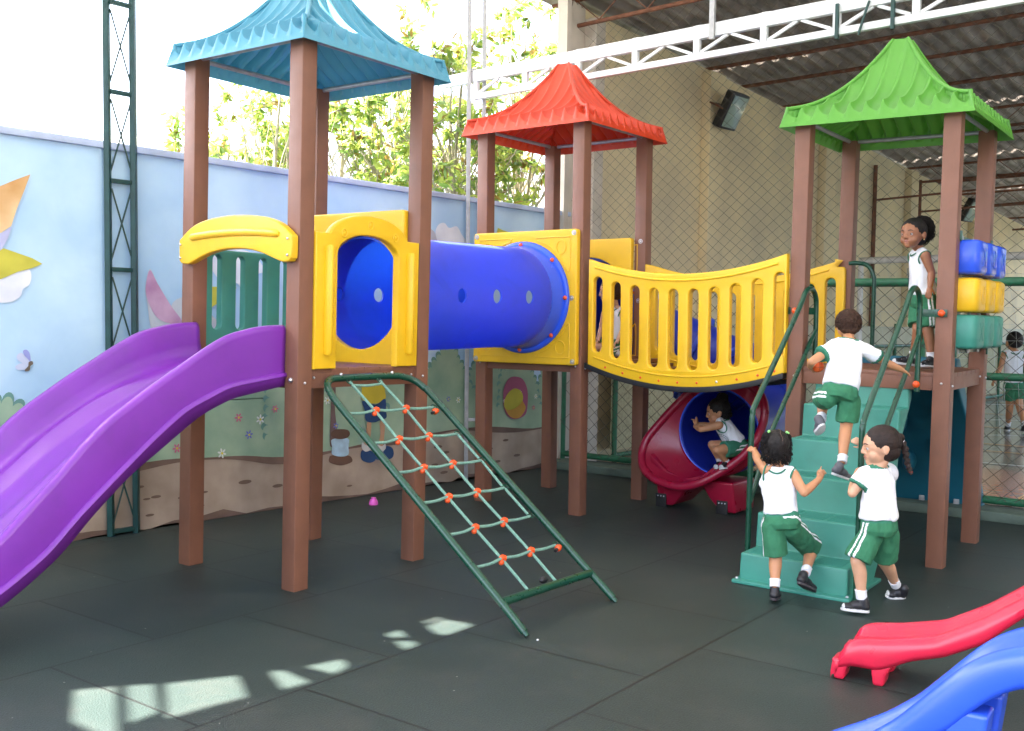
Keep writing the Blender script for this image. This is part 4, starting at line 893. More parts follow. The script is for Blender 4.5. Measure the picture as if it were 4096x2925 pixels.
for t, u in ((.295, .778), (1.35, .845)):
    b = MB(); b.sphere(nq(u, t), .019, 12); b.sphere(nq(u+.018, t-.004), .014, 10); b.build('rope_knot', orange, NC); b = MB(); b.tube([nq(u, t), nq(u-.038, t+.012)], .009, 8); b.build('rope_end', blackr, NC)
b = MB(); b.sphere(nq(.55, 1.50), (.03, .018, .018), 10); b.build('rope_end', blackr, NC)
bolts('bolt', [nq(.26, -.012, .02), nq(.66, -.014, .02)], None, .010, steel, NC)
# --- spiral tube slide
TS = empty('tube_slide', TM['R'] @ Matrix.Translation((1.0, -.5, 0)), 'blue spiral tube slide ending in a crimson scoop under the yellow bridge', 'tube slide')
MTs = Matrix.Translation((-1.0, .5, 0))
path = [(.95, .50, 1.625), (1.15, .50, 1.58), (1.40, .46, 1.47)]
for k in range(1, 12):
    a = math.pi*k/12; path.append((1.42+.60*math.sin(a), -.10+.60*math.cos(a), 1.44-.066*k))
path += [(1.42, -.705, .69), (1.2, -.71, .64), (1.0, -.71, .615), (.86, -.705, .612)]
cent = spl([MTs @ Vector(p) for p in path], 5)
mb = MB(); mb.tube(cent, .335, 40, caps=False); ob = mb.build('tube', mat('blue_tube_plastic', (.025, .05, .50), rough=.3, var=.06, scale=4, trans=.12), TS, fixn=False, smooth=None); ob.modifiers.new('s', 'SOLIDIFY').thickness = .01
for idx in (2, 18, 34, 50, 66):
    if idx >= len(cent)-2: continue
    c = cent[idx]; d = (cent[idx+1]-cent[idx-1]).normalized(); b = MB(); b.tube([c-d*.018, c-d*.016, c+d*.016, c+d*.018], [.338, .395, .395, .338], 40, caps=False); fl_ = b.build('joint_flange', blue_pl, TS)
    a_ = d.cross(Vector((0, 0, 1))).normalized(); u_ = a_.cross(d)
    for k in range(10):
        q = 2*math.pi*k/10+.2; b = MB(); b.sphere(c+(a_*math.cos(q)+u_*math.sin(q))*.367-d*.022, .016, 10); b.build('joint_knob', orange, fl_)
cc = Vector((.86, -.705, .612)); n = 56; ringC = []; rim = []
zc = zz(2500, 1700)
rp = [((850, -430), .90), ((650, -235), .87), ((440, -5), .83), ((285, 195), .78), ((225, 390), .73), ((245, 545), .68), ((350, 675), .64), ((530, 765), .61), ((740, 800), .60), ((960, 755), .61), ((1180, 650), .65), ((1400, 510), .70), ((1590, 345), .76), ((1725, 170), .81), ((1805, -40), .86), ((1820, -230), .88), ((1760, -400), .90), ((1620, -520), .91), ((1430, -575), .92), ((1220, -580), .92), ((1020, -540), .91)]
rimc = [on('R', 0, u, *zc(*p)) for p, u in rp]
rimc = [Vector((min(p.x, .9), p.y, p.z)) for p in rimc]
rs = spl(rimc, 6, True)
angs = [math.atan2(p.z-cc.z, p.y-cc.y) for p in rs]
secs = []
for t in (0, .06, .2, .4, .6, .8, .93, 1.0):
    row = []
    for p, a in zip(rs, angs):
        q = Vector((cc.x+.0, cc.y+.333*math.cos(a), cc.z+.333*math.sin(a)))
        tt = t
        r_ = q+(p-q)*tt; r_ += (Vector((0, p.y-cc.y, p.z-cc.z)).normalized())*.004*math.sin(math.pi*t)
        row.append(MTs @ r_)
    row.append(row[0]); secs.append(row)
mb = MB(); mb.loft(secs); eo = mb.build('exit_scoop', crimson, TS, fixn=False, smooth=None); md = eo.modifiers.new('s', 'SOLIDIFY'); md.thickness = .012; md.offset = 0
b = MB(); b.tube([MTs @ (p+Vector((-.008, 0, 0))) for p in rs], .032, 12, closed=True); b.build('exit_rim', crimson, TS)
b = MB(); b.tube([MTs @ Vector((.858, cc.y+.330*math.cos(k*math.pi/24), cc.z+.330*math.sin(k*math.pi/24))) for k in range(48)], .008, 8, closed=True); b.build('tube_lip', blue2, TS)
# outer shell and legs of the exit
for v0, v1, nm in ((-.225, -.52, 0), (-.62, -.89, 1)):
    mb = MB(); secs = []
    for t, z in ((0, .012), (.5, .11), (1, .25)):
        vi = v1+( -.05*t if nm == 0 else 0); vo = v0+(0.06*t if nm else 0); u0, u1 = .79-.06*t, 1.13
        if nm == 0: a, b_ = v0-.01, v0-.13-.20*t
        else: a, b_ = v1+.125+.16*t, v1
        secs.append([MTs @ Vector(p) for p in ((u0, a, z), (u0, b_, z), (u1, b_, z), (u1, a, z))])
    mb.loft(secs, closed=True, caps=True); mb.build('exit_leg', crimson, TS, bevel=.02, seg=3, smooth=50)
mb = MB(); secs = []
for v in (-.20, -.35, -.5, -.65, -.80, -.92):
    zlow = .205+.35*((v+.52)/.42)**2 if v < -.52 else .20+.2*((v+.52)/.35)**2
    secs.append([MTs @ Vector(p) for p in ((.70, v, zlow+.05), (.70, v, zlow), (1.15, v, zlow), (1.15, v, zlow+.05))])
mb.loft(secs, closed=True, caps=True); mb.build('exit_saddle', crimson, TS, bevel=.01, smooth=60)
for v in (-.27, -.79):
    b = MB(); c = MTs @ Vector((.765, v, 0)); b.box((c.x-.004, c.y-.045, 0), (c.x+.004, c.y+.045, .105)); b.build('floor_bracket', blackr, TS, bevel=.001)
    for k in range(3):
        b = MB(); b.sphere((c.x-.006, c.y-.025+.025*k, .085), .006, 8); b.build('bracket_rivet', steel, TS)
# --- two toddler slides at the lower right
def small_slide(p, d, wdt, top, bot, bed, m, name, label, group, legs, umax, umin=0):
    d = Vector(d).normalized(); nn = Vector((-d.y, d.x, 0)); E = empty(name, p, label, 'slide', group); P = Vector((0, 0, 0)); secs = []
    N = 60
    for i in range(N+1):
        s_ = umin+(umax-umin)*i/N; zt_, zb_, zd_ = sm(top, s_, .02), sm(bot, s_, .015), sm(bed, s_, .02); rl = .045
        half = [(.0, zb_), (-.006, zb_+.02), (-.008, (zb_+zt_)/2), (-.004, zt_-.03), (.004, zt_-.008), (.018, zt_), (.036, zt_-.004), (.05, zt_-.022), (.06, max(zd_+.012, zt_-.06)), (.078, zd_+.004), (.105, zd_+.012), (.13, zd_)]
        full = half+[(wdt/2, zd_-.004)]+[(wdt-a, z) for a, z in reversed(half)]
        secs.append([d*s_+nn*a+Vector((0, 0, z)) for a, z in full])
    o = chute('chute', secs, m, E, .012)
    # rounded nose
    mb = MB(); ring = secs[0]; mb.loft([[v-d*.0 for v in ring], [v-d*.012+Vector((0, 0, -.004)) for v in ring], [Vector((v.x, v.y, max(.0, v.z-.035)))-d*.016 for v in ring]]); mb.build('nose', m, E, fixn=False, smooth=60)
    for (s0, s1, z1_) in legs:
        for off in (0, 1):
            b = MB(); w0 = .105; a0 = off*(wdt-w0)-.006+(.012 if off else 0); sec2 = []
            for t in (0, .5, 1):
                sa, sb = s0-.012*t, s1+.03*t*t; z = z1_*t
                sec2.append([d*x+nn*y+Vector((0, 0, z)) for x, y in ((sa, a0), (sb, a0), (sb, a0+w0), (sa, a0+w0))])
            b.loft(sec2, closed=True, caps=True); b.build('leg', m, E, bevel=.014, seg=3, smooth=60)
    return E
top = [(-.02, .0), (.003, .03), (.016, .106), (.042, .149), (.084, .172), (.21, .191), (.382, .233), (.545, .327), (.687, .433), (.9, .60), (1.2, .86)]
bot = [(-.02, .0), (.02, .05), (.05, .066), (.118, .067), (.17, .066), (.225, .093), (.294, .128), (.412, .165), (.548, .238), (.689, .368), (.9, .53), (1.2, .78)]
bed = [(0, .06), (.03, .10), (.06, .115), (.21, .135), (.382, .175), (.545, .262), (.687, .37), (.9, .55), (1.2, .80)]
small_slide((1.352, 4.222, 0), (.86, -.51, 0), .30, [(max(a, 0), b_) for a, b_ in top[1:]], [(max(a, 0), b_) for a, b_ in bot[1:]], bed, pinkred, 'toddler_slide', 'low glossy pink red toddler slide with two stubby feet at the lower right', 'toddler slides', [(-.004, .036, .085), (.150, .192, .09)], 1.2)
# blue one, nearer
ab = R(-36); db = Vector((math.cos(ab), math.sin(ab), 0)); nb = Vector((-db.y, db.x, 0)); pb = Vector((1.2, 3.0, 0)); zb_ = lambda x, y: ((2896+x*.92736)/KK, (2325+y*.92736)/KK)
def sb(p, off=0):
    P = onplane(*zb_(*p), pb+nb*off, nb)-pb; return (P.dot(db), P.z)
fa_ = [sb(p, .30) for p in ((470, 647), (600, 605), (720, 560), (850, 490), (960, 410), (1060, 320), (1150, 255), (1220, 222), (1294, 203))]
ne_ = [sb(p) for p in ((800, 560), (900, 480), (1000, 400), (1090, 345), (1180, 312), (1294, 292))]; bo_ = [sb(p) for p in ((950, 647), (1060, 560), (1150, 505), (1220, 475), (1294, 457))]
tb_ = [p for p in fa_ if p[0] < ne_[0][0]-.03]+ne_; tb_ = [(tb_[0][0]-.22, tb_[0][1]-.12), (tb_[0][0]-.10, tb_[0][1]-.07)]+tb_+[(ne_[-1][0]+.3, ne_[-1][1]-.01), (ne_[-1][0]+.6, ne_[-1][1]+.15)]
bb2 = [(a, z-.10) for a, z in tb_ if a < bo_[0][0]-.05]+bo_+[(bo_[-1][0]+.3, bo_[-1][1]-.01), (bo_[-1][0]+.6, bo_[-1][1]+.15)]
bed_ = [(a, z-.065) for a, z in tb_]; lg = sb((1010, 600))[0]
small_slide(pb, db, .30, tb_, bb2, bed_, blue2, 'toddler_slide', 'glossy bright blue wavy toddler slide cut by the bottom right corner', 'toddler slides', [(lg-.03, lg+.05, interp(bb2, lg)+.03)], ne_[-1][0]+.55, fa_[0][0]-.06)
# --- toy cup on the floor
cu_ = onz(*g(8, 315, 152)); CUP = empty('toy_cup', cu_, 'small upturned pink toy cup on the dark rubber floor', 'toy cup')
b = MB(); pr_ = [(.034, 0), (.036, .006), (.034, .022), (.027, .038), (.018, .044), (.017, .046), (.020, .05), (.019, .056), (.0, .057)]; nseg = 24
b.loft([[Vector((r_*math.cos(2*math.pi*k/nseg), r_*math.sin(2*math.pi*k/nseg), z)) for k in range(nseg)] for r_, z in pr_], closed=True); b.build('cup_body', mat('pink_toy', (.75, .12, .55), rough=.35), CUP)
# ------------------------------------------------------------------ trees behind the wall
leafm = [mat('leaf_yellow', (.34, .42, .08), rough=.45, var=.3, scale=3, trans=.45), mat('leaf_green', (.16, .26, .06), rough=.45, var=.3, scale=3, trans=.4), mat('leaf_brownish', (.26, .17, .04), rough=.5, var=.3, scale=3, trans=.4)]
bark = mat('bark', (.30, .27, .20), rough=.9, var=.25, scale=20, bump=.5)
def leaf(mb, p, d, L_, W2, rr, mi):
    d = d.normalized(); s_ = d.cross(Vector((rr.uniform(-1, 1), rr.uniform(-1, 1), rr.uniform(.2, 1)))).normalized(); n_ = s_.cross(d); c = .14*L_
    mb.add([p, p+d*L_*.28+s_*W2-n_*c*.2, p+d*L_*.28-s_*W2-n_*c*.2, p+d*L_*.5-n_*c*.1, p+d*L_*.68+s_*W2*.8-n_*c*.8, p+d*L_*.68-s_*W2*.8-n_*c*.8, p+d*L_-n_*c*2],
           [(0, 3, 1), (0, 2, 3), (1, 3, 4), (2, 5, 3), (3, 6, 4), (3, 5, 6)], mi)
def tree(base, h, rad, zc0, ncl, seed, label, dens=1.0):
    rr = random.Random(seed); T = empty('tree', base, label, 'tree', 'trees behind the blue wall'); tk = MB(); lf = MB(); B = Vector((0, 0, 0))
    trunk = spl([B, B+Vector((.1, .05, h*.3)), B+Vector((-.05, .1, h*.6)), B+Vector((.05, 0, h*.92))], 5); tk.tube(trunk, [.06*(1-.8*i/(len(trunk)-1)) for i in range(len(trunk))], 8)
    for k in range(ncl):
        while True:
            q = Vector((rr.uniform(-1, 1), rr.uniform(-1, 1), rr.uniform(-1, 1)))
            if .25 < q.length < 1 and rr.random() < .3+q.length*.7: break
        c = Vector((q.x*rad, q.y*rad, zc0+q.z*(h-zc0)*1.0)); st = trunk[min(len(trunk)-1, int(len(trunk)*max(.15, min(.95, (c.z/h)*.75))))]
        mid = (st+c)/2+Vector((rr.uniform(-.15, .15), rr.uniform(-.15, .15), -.1)); tk.tube(spl([st, mid, c], 4), [.013*(1-.7*i/8) for i in range(9)], 5, caps=False)
        ax_ = (c-mid).normalized(); sub = rr.randint(2, 3)
        for j in range(sub):
            e = c+Vector((rr.uniform(-1, 1), rr.uniform(-1, 1), rr.uniform(-.6, 1)))*.28; tk.tube([c, (c+e)/2+Vector((0, 0, -.02)), e], [.007, .005, .003], 4, caps=False)
            dd = (e-c).normalized(); up_ = Vector((0, 0, 1)); nl_ = int(rr.randint(13, 19)*dens)
            for i in range(nl_):
                t = rr.uniform(.25, 1.0); a = rr.uniform(0, 6.28); side = dd.cross(Vector((.3, .2, 1))).normalized(); s2 = side.cross(dd)
                dr = (dd*rr.uniform(.3, .9)+(side*math.cos(a)+s2*math.sin(a))*.8+Vector((0, 0, -.12)))
                r_ = rr.random(); leaf(lf, c+(e-c)*t, dr, rr.uniform(.08, .155), rr.uniform(.016, .027), rr, 0 if r_ < .55 else (1 if r_ < .90 else 2))
    tk.build('trunk', bark, T, fixn=False, smooth=None); lf.build('crown', leafm, T, fixn=False, smooth=None)
    return T
def tp(X, dep): d = ray(X, 700); p = CAMP+d*(dep/d.y); return Vector((p.x, p.y, 0))
tree(tp(1010, 12.0), 4.6, 1.15, 3.0, 90, 11, 'leafy tree with yellow green leaves between the blue and red pagoda roofs')
tree(tp(880, 12.6), 5.4, 1.2, 3.3, 90, 12, 'pale leafy tree behind the wall right of the blue roofed tower post')
tree(tp(1170, 12.4), 3.9, .95, 2.9, 70, 13, 'bushy green tree rising behind the wall next to the plaster column')
tree(tp(610, 12.0), 4.4, 1.2, 3.0, 80, 14, 'sunlit tree seen between the posts of the blue roofed tower')
tree(tp(1150, 13.5), 5.6, .8, 4.7, 30, 15, 'thin high branch of leaves above the white truss left of the column')
tree(tp(760, 13.4), 5.0, 1.2, 3.4, 70, 16, 'hazy bright tree just right of the front post of the blue roofed tower')
tree(tp(500, 13.0), 4.0, .9, 2.9, 50, 17, 'leftmost faint tree behind the wall beside the left blue tower post')
# pale sunlit house far beyond
FH = empty('house', (-1.6, 24, 0), 'pale sunlit house with ribbed roof edge far behind the trees', 'house')
mb = MB(); mb.box((-9, 0, 0), (5.5, 5, 4.6)); mb.build('house_wall', mat('sunlit_wall', (.88, .88, .86), rough=.8), FH)
mb = MB()
for k in range(70): mb.box((-9.2+.21*k, -.35, 5.0), (-9.1+.21*k, 5, 5.5))
mb.box((-9.3, -.3, 4.6), (5.7, 5, 5.0)); mb.build('house_roof', mat('sunlit_roof', (.75, .76, .76), rough=.8), FH)
HB = empty('brick_house', hc(27, 4, 0), 'reddish brick house seen through the far opening of the court', 'house')
mb = MB(); Mhb = frame3((0, 0, 0), FD, (0, 0, 1)); mb.box((-7, 0, -3), (3.5, 2.6, 0), Mhb); mb.build('house_wall', mat('brick_red', (.42, .20, .15), rough=.9, var=.4, scale=6, col2=(.62, .50, .45)), HB)
mb = MB(); mb.box((-7.5, 2.6, -3.2), (4, 2.75, .3), Mhb); mb.build('house_roof', mat('brick_roof', (.45, .25, .2), rough=.9), HB)
for k in range(5):
    b = MB(); b.box((-6+2*k, .9, .001), (-5+2*k, 2.0, .03), Mhb); b.build('window', mat('dark_glass', (.05, .06, .07), rough=.1), HB)
# ------------------------------------------------------------------ people
def organic(mb, voxel=.0045, it=5, fac=.5):
    me = bpy.data.meshes.new('tmp'); me.from_pydata([tuple(v) for v in mb.v], [], mb.f)
    o = bpy.data.objects.new('tmp', me); scene.collection.objects.link(o)
    m1 = o.modifiers.new('r', 'REMESH'); m1.mode = 'VOXEL'; m1.voxel_size = voxel
    m2 = o.modifiers.new('s', 'SMOOTH'); m2.factor = fac; m2.iterations = it
    dg = bpy.context.evaluated_depsgraph_get(); out = bpy.data.meshes.new_from_object(o.evaluated_get(dg))
    bpy.data.objects.remove(o); out.shade_smooth(); return out
def cap(mb, p, r0, q, r1, n=12, ends=True):
    mb.tube([p, q], [r0, r1], n)
    if ends: mb.sphere(p, r0, n); mb.sphere(q, r1, n)
def fin(me, name, mats, parent, base, pick=None, wr=0, wsc=30, seed=0):
    if wr:
        nrm_ = [v.normal.copy() for v in me.vertices]
        for v, vn in zip(me.vertices, nrm_):
            c = v.co; k = noise.noise(Vector((c.x*wsc+seed, c.y*wsc, c.z*wsc*.45)))+.6*noise.noise(Vector((c.x*wsc*2.3, c.y*wsc*2.3+seed, c.z*wsc*.9))); v.co = c+vn*(k*wr)
    me.materials.clear()
    for m in mats: me.materials.append(m)
    if pick:
        for p in me.polygons: p.material_index = pick(p.center)
    me.transform(Matrix.Translation(-Vector(base))); me.name = name
    o = bpy.data.objects.new(name, me); scene.collection.objects.link(o)
    if parent is not None: o.parent = parent
    return o
def skinm(name, c):
    m = mat(name, c, rough=.5, var=.07, scale=18, bump=.06, bscale=150); b = m.node_tree.nodes['Principled BSDF']
    b.inputs['Subsurface Weight'].default_value = .12; b.inputs['Subsurface Radius'].default_value = (.02, .008, .004); b.inputs['Subsurface Scale'].default_value = .3; return m
SK = {'light': skinm('skin_light', (.60, .33, .20)), 'tan': skinm('skin_tan', (.50, .235, .115)), 'brown': skinm('skin_brown', (.33, .135, .065))}
white_c = mat('white_cotton', (.78, .78, .80), rough=.9, var=.03, scale=30, bump=.5, bscale=26)
green_c = mat('green_cotton', (.028, .16, .075), rough=.85, var=.12, scale=22, bump=.55, bscale=30)
trim_c = mat('green_trim', (.03, .17, .10), rough=.85, var=.08)
sock_c = mat('white_sock', (.75, .75, .78), rough=.9); shoe_k = mat('black_shoe', (.014, .014, .018), rough=.45, bump=.1); shoe_g = mat('grey_shoe', (.10, .10, .115), rough=.6, bump=.1); sole_w = mat('white_sole', (.62, .62, .62), rough=.6); sole_k = mat('dark_sole', (.05, .045, .05), rough=.6)
eye_w = mat('eye_white', (.45, .42, .40), rough=.2); eye_i = mat('eye_iris', (.05, .022, .010), rough=.1); eye_p = mat('eye_pupil', (.005, .005, .005), rough=.1)
lip_m = mat('lip', (.42, .17, .12), rough=.45); ink = mat('print_ink', (.03, .06, .10), rough=.8)
def hairm(name, c):
    m = mat(name, c, rough=.58, var=.35, scale=60, spec=.3); t = m.node_tree; b = t.nodes['Principled BSDF']; tc = t.nodes.new('ShaderNodeTexCoord'); wv = t.nodes.new('ShaderNodeTexNoise'); wv.inputs['Scale'].default_value = 130; wv.inputs['Detail'].default_value = 6
    t.links.new(tc.outputs['Object'], wv.inputs['Vector']); bp = t.nodes.new('ShaderNodeBump'); bp.inputs['Strength'].default_value = .8; bp.inputs['Distance'].default_value = .004
    t.links.new(wv.outputs['Fac'], bp.inputs['Height']); t.links.new(bp.outputs[0], b.inputs['Normal']); return m
HK = hairm('black_hair', (.012, .009, .008)); HB_ = hairm('brown_hair', (.055, .025, .014)); HD_ = hairm('dark_brown_hair', (.022, .012, .009))
def curl(mb, p, n, L_, r_, rr, th=.0016, turns=2.2):
    n = n.normalized(); a = n.cross(Vector((rr.uniform(-1, 1), rr.uniform(-1, 1), rr.uniform(-1, 1)))).normalized(); b = n.cross(a); f0 = rr.uniform(0, 6.28); K_ = 11; pts = []
    for i in range(K_):
        t = i/(K_-1); an = f0+t*turns*6.28; pts.append(p+n*L_*t*(1-.3*t)+Vector((0, 0, -.5*L_*t*t))+(a*math.cos(an)+b*math.sin(an))*r_*(.5+.5*t))
    mb.tube(pts, [th*1.2]*(K_-1)+[th*.5], 4, caps=False)
def foot(mb, ank, toe, s, hh=.05, lift=0):
    """shoe from ankle joint and toe tip"""
    d = (toe-ank); return d
def len_(v): return len(v) if hasattr(v, '__len__') else 0
def person(name, label, J, f, up, s=1.0, skin='tan', sleeve='tank', hair='sleek', hm=HK, shoe=(shoe_k, sole_w), voxel=.0045, fingers=True, shirt_print=False, smile=0, group='children in white and green school uniform', hk=1.12):
    J = {k: (Vector(v) if len_(v) == 3 else v) for k, v in J.items()}; rr = random.Random(hash(name+label) % 999 if False else len(label)*7+int(s*100))
    base = Vector((J['pelvis'].x, J['pelvis'].y, min(J['toeL'].z, J['toeR'].z, J['ankL'].z-.04*s, J['ankR'].z-.04*s)))
    f = Vector(f).normalized(); up = Vector(up).normalized(); side = f.cross(up).normalized(); up = side.cross(f).normalized(); H = J['head']
    Hm = Matrix(((side.x, f.x, up.x), (side.y, f.y, up.y), (side.z, f.z, up.z)))
    sh_ = s*hk
    hp = lambda x, y, z: H+Hm @ Vector((x*sh_, y*sh_, z*sh_))
    shv = (J['shR']-J['shL']).normalized(); tax = (J['neck']-J['pelvis']).normalized(); fr = shv.cross(tax).normalized(); shv = tax.cross(fr).normalized()
    hipv = (J['hipR']-J['hipL']).normalized()
    T3 = Matrix(((shv.x, fr.x, tax.x), (shv.y, fr.y, tax.y), (shv.z, fr.z, tax.z)))
    wj = J['pelvis'].lerp(J['neck'], .33); ch = J['pelvis'].lerp(J['neck'], .70)
    B = MB()
    # head
    B.sphere(hp(0, -.006, .012), (.066*sh_, .078*sh_, .076*sh_), 20, Hm); B.sphere(hp(0, .022, -.034), (.050*sh_, .046*sh_, .044*sh_), 16, Hm); B.sphere(hp(0, .050, -.062), .019*sh_, 12)
    for x in (-1, 1):
        B.sphere(hp(x*.029, .036, -.032), .0255*sh_, 12); B.sphere(hp(x*.068, -.006, -.012), (.0085*sh_, .015*sh_, .020*sh_), 10, Hm); B.sphere(hp(x*.071, -.010, -.006), (.005*sh_, .015*sh_, .016*sh_), 10, Hm)
        B.sphere(hp(x*.009, .070, -.023), .0065*sh_, 8); cap(B, hp(x*.016, .066, .016), .006*sh_, hp(x*.038, .055, .016), .006*sh_, 8)
        cap(B, hp(x*.018, .066, .0065), .0032*sh_, hp(x*.036, .058, .005), .0030*sh_, 8); cap(B, hp(x*.018, .064, -.010), .0035*sh_, hp(x*.034, .057, -.010), .0035*sh_, 8)
    cap(B, hp(0, .068, .006), .0075*sh_, hp(0, .077, -.018), .0092*sh_, 10)
    cap(B, hp(-.013, .064, -.041), .0062*sh_, hp(.013, .064, -.041), .0062*sh_, 8); cap(B, hp(-.010, .062, -.050), .0066*sh_, hp(.010, .062, -.050), .0066*sh_, 8)
    # neck and trunk
    cap(B, hp(0, -.012, -.05), .031*s, J['neck'], .032*s)
    B.sphere(ch, (.078*s, .054*s, .075*s), 16, T3); B.sphere(wj, (.074*s, .058*s, .07*s), 16, T3); B.sphere(J['pelvis'], (.078*s, .062*s, .055*s), 16, T3)
    cap(B, J['neck'], .03*s, J['shL'], .030*s); cap(B, J['neck'], .03*s, J['shR'], .030*s)
    limbs = (('L',), ('R',))
    hands = {}
    for S_ in 'LR':
        cap(B, J['sh'+S_], .033*s, J['el'+S_], .0235*s); e_ = J['el'+S_]; w_ = J['wr'+S_]
        cap(B, e_, .0235*s, e_.lerp(w_, .35), .0245*s); cap(B, e_.lerp(w_, .35), .0245*s, w_, .0165*s)
        cap(B, J['hip'+S_], .050*s, J['kn'+S_], .0355*s); k_ = J['kn'+S_]; a_ = J['ank'+S_]
        back = Vector((0, 0, 0)); fd_ = (J['toe'+S_]-a_); fd_ = (fd_-(a_-k_).normalized()*fd_.dot((a_-k_).normalized())).normalized()
        cap(B, k_, .0345*s, k_.lerp(a_, .35)-fd_*.006*s, .034*s); cap(B, k_.lerp(a_, .35)-fd_*.006*s, .034*s, a_, .0205*s)
        # hand
        hd = J['hd'+S_]; d = (hd-w_).normalized(); pn = J.get('pn'+S_); pn = Vector(pn) if pn else d.cross(Vector((0, 1, 0)) if abs(d.y) < .8 else Vector((1, 0, 0)))
        pn = (pn-d*pn.dot(d)).normalized(); ac = d.cross(pn)      # pn: palm normal, ac: across the palm towards the thumb
        th = J.get('th'+S_, 1); curlv = J.get('curl'+S_, .35)
        P3 = Matrix(((ac.x, d.x, pn.x), (ac.y, d.y, pn.y), (ac.z, d.z, pn.z)))
        pc = w_+d*.024*s; B.sphere(pc, (.0200*s, .026*s, .0100*s), 12, P3)
        if isinstance(curlv, (float, int)): curlv = [curlv]*5
        if fingers:
            for i_, (o_, ln) in enumerate(((.0150, .030), (.0055, .034), (-.0045, .032), (-.0140, .025))):
                p0 = pc+ac*o_*th*s+d*.018*s; c_ = curlv[i_]; spread = ac*o_*th*4.0
                d1 = (d*math.cos(c_)+pn*math.sin(c_)+spread).normalized(); d2 = (d*math.cos(c_*2.2)+pn*math.sin(c_*2.2)+spread*.8).normalized()
                p1 = p0+d1*ln*.55*s; p2 = p1+d2*ln*.5*s; cap(B, p0, .0062*s, p1, .0056*s, 8); cap(B, p1, .0056*s, p2, .0046*s, 8)
            c_ = curlv[4]; p0 = w_+d*.012*s+ac*th*.012*s; d1 = (d*.65+ac*th*.75+pn*(.2+c_*.5)).normalized(); p1 = p0+d1*.020*s; d2 = (d*.9+ac*th*.35+pn*(.2+c_)).normalized(); p2 = p1+d2*.018*s
            cap(B, p0, .0078*s, p1, .0064*s, 8); cap(B, p1, .0064*s, p2, .0050*s, 8)
        else: cap(B, w_, .014*s, hd, .013*s)
    me = organic(B, voxel, 3, .45)
    body = fin(me, 'person', [SK[skin]], None, base); body.location = base; tag(body, label, 'person', group); MW[body.name] = Matrix.Translation(base)
    def sub(mb, nm, m, world=True, **k): 
        return mb.build(nm, m, body, world=True, **k)
    # face details
    for x in (-1, 1):
        e = MB(); e.sphere(hp(x*.0265, .0572, -.0015), .0092*sh_, 14); eo = sub(e, 'eye', eye_w, smooth=None)
        e = MB(); c0 = hp(x*.0265, .0572, -.0015); gz = (f+side*x*.05-up*.05).normalized(); e.sphere(c0+gz*.0040*sh_, .0060*sh_, 12); sub(e, 'iris', eye_i, smooth=None).parent = eo
        bpy.data.objects[eo.name]
        e = MB(); e.tube(spl([hp(x*.013, .0715, .0165), hp(x*.026, .069, .0215), hp(x*.040, .058, .0165)], 3), [.0022*sh_]*5+[.0016*sh_, .001*sh_], 6); sub(e, 'eyebrow', hm)
    e = MB(); cap(e, hp(-.012, .0665, -.0405), .0048*sh_, hp(0, .0700, -.0385), .0052*sh_, 8); cap(e, hp(.012, .0665, -.0405), .0048*sh_, hp(0, .0700, -.0385), .0052*sh_, 8); cap(e, hp(-.009, .0655, -.0485), .0050*sh_, hp(.009, .0655, -.0485), .0050*sh_, 8); sub(e, 'lips', lip_m, smooth=None)
    # hair
    Hh = MB(); tail = None
    if hair in ('sleek_braid', 'puff', 'curly_pig', 'bun'):
        Hh.sphere(hp(0, -.014, .020), (.0705*sh_, .0800*sh_, .0765*sh_), 22, Hm); Hh.sphere(hp(0, -.030, -.020), (.062*sh_, .056*sh_, .052*sh_), 18, Hm)
    elif hair in ('curly', 'curly_long'):
        Hh.sphere(hp(0, -.014, .024), (.071*sh_, .080*sh_, .077*sh_), 22, Hm); Hh.sphere(hp(0, -.036, -.014), (.066*sh_, .052*sh_, .052*sh_), 18, Hm)
    else:
        Hh.sphere(hp(0, -.014, .020), (.0700*sh_, .0790*sh_, .0775*sh_), 22, Hm); Hh.sphere(hp(0, -.034, -.012), (.062*sh_, .050*sh_, .045*sh_), 18, Hm)
    if hair == 'sleek_braid': Hh.sphere(hp(0, -.086, .030), .022*sh_, 12)
    if hair == 'bun': Hh.sphere(hp(.0, -.050, .090), .030*sh_, 12)
    hme = organic(Hh, .0045, 3, .5)
    ho = fin(hme, 'hair', [hm], body, base, None, .0035 if 'curly' in hair else .0008, 70, 3)
    cu2 = MB()
    def scatter(n_, cen, rad, L_, r_, th=.0016, zmin=-9, back=None, turns=2.2):
        for _ in range(n_):
            while True:
                q = Vector((rr.gauss(0, 1), rr.gauss(0, 1), rr.gauss(0, 1))).normalized()
                if q.z > zmin and (back is None or q.y < back): break
            p = cen+Hm @ Vector((q.x*rad[0]*sh_, q.y*rad[1]*sh_, q.z*rad[2]*sh_)); curl(cu2, p, Hm @ q, L_*sh_*rr.uniform(.7, 1.3), r_*sh_, rr, th*sh_, turns)
    if hair == 'curly': scatter(620, hp(0, -.014, .020), (.068, .076, .074), .015, .0055, .0021, -.55, .45)
    if hair == 'curly_long': scatter(520, hp(0, -.016, .015), (.074, .080, .080), .030, .007, .0016, -.6, .35)
    if hair == 'curly_pig':
        scatter(330, hp(0, -.022, -.035), (.066, .058, .042), .030, .006, .0016, -1, .2)
        for x in (-1, 1):
            scatter(140, hp(x*.055, -.012, .050), (.016, .022, .024), .018, .006, .0017); scatter(130, hp(x*.066, -.012, .010), (.012, .018, .034), .018, .006, .0017)
            b_ = MB(); b_.sphere(hp(x*.052, -.025, .083), .0085*sh_, 10); b_.sphere(hp(x*.058, -.035, .080), .006*sh_, 8); sub(b_, 'hair_clip', mat('hair_clip', (.25, .62, .18) if x < 0 else (.7, .7, .72), rough=.25))
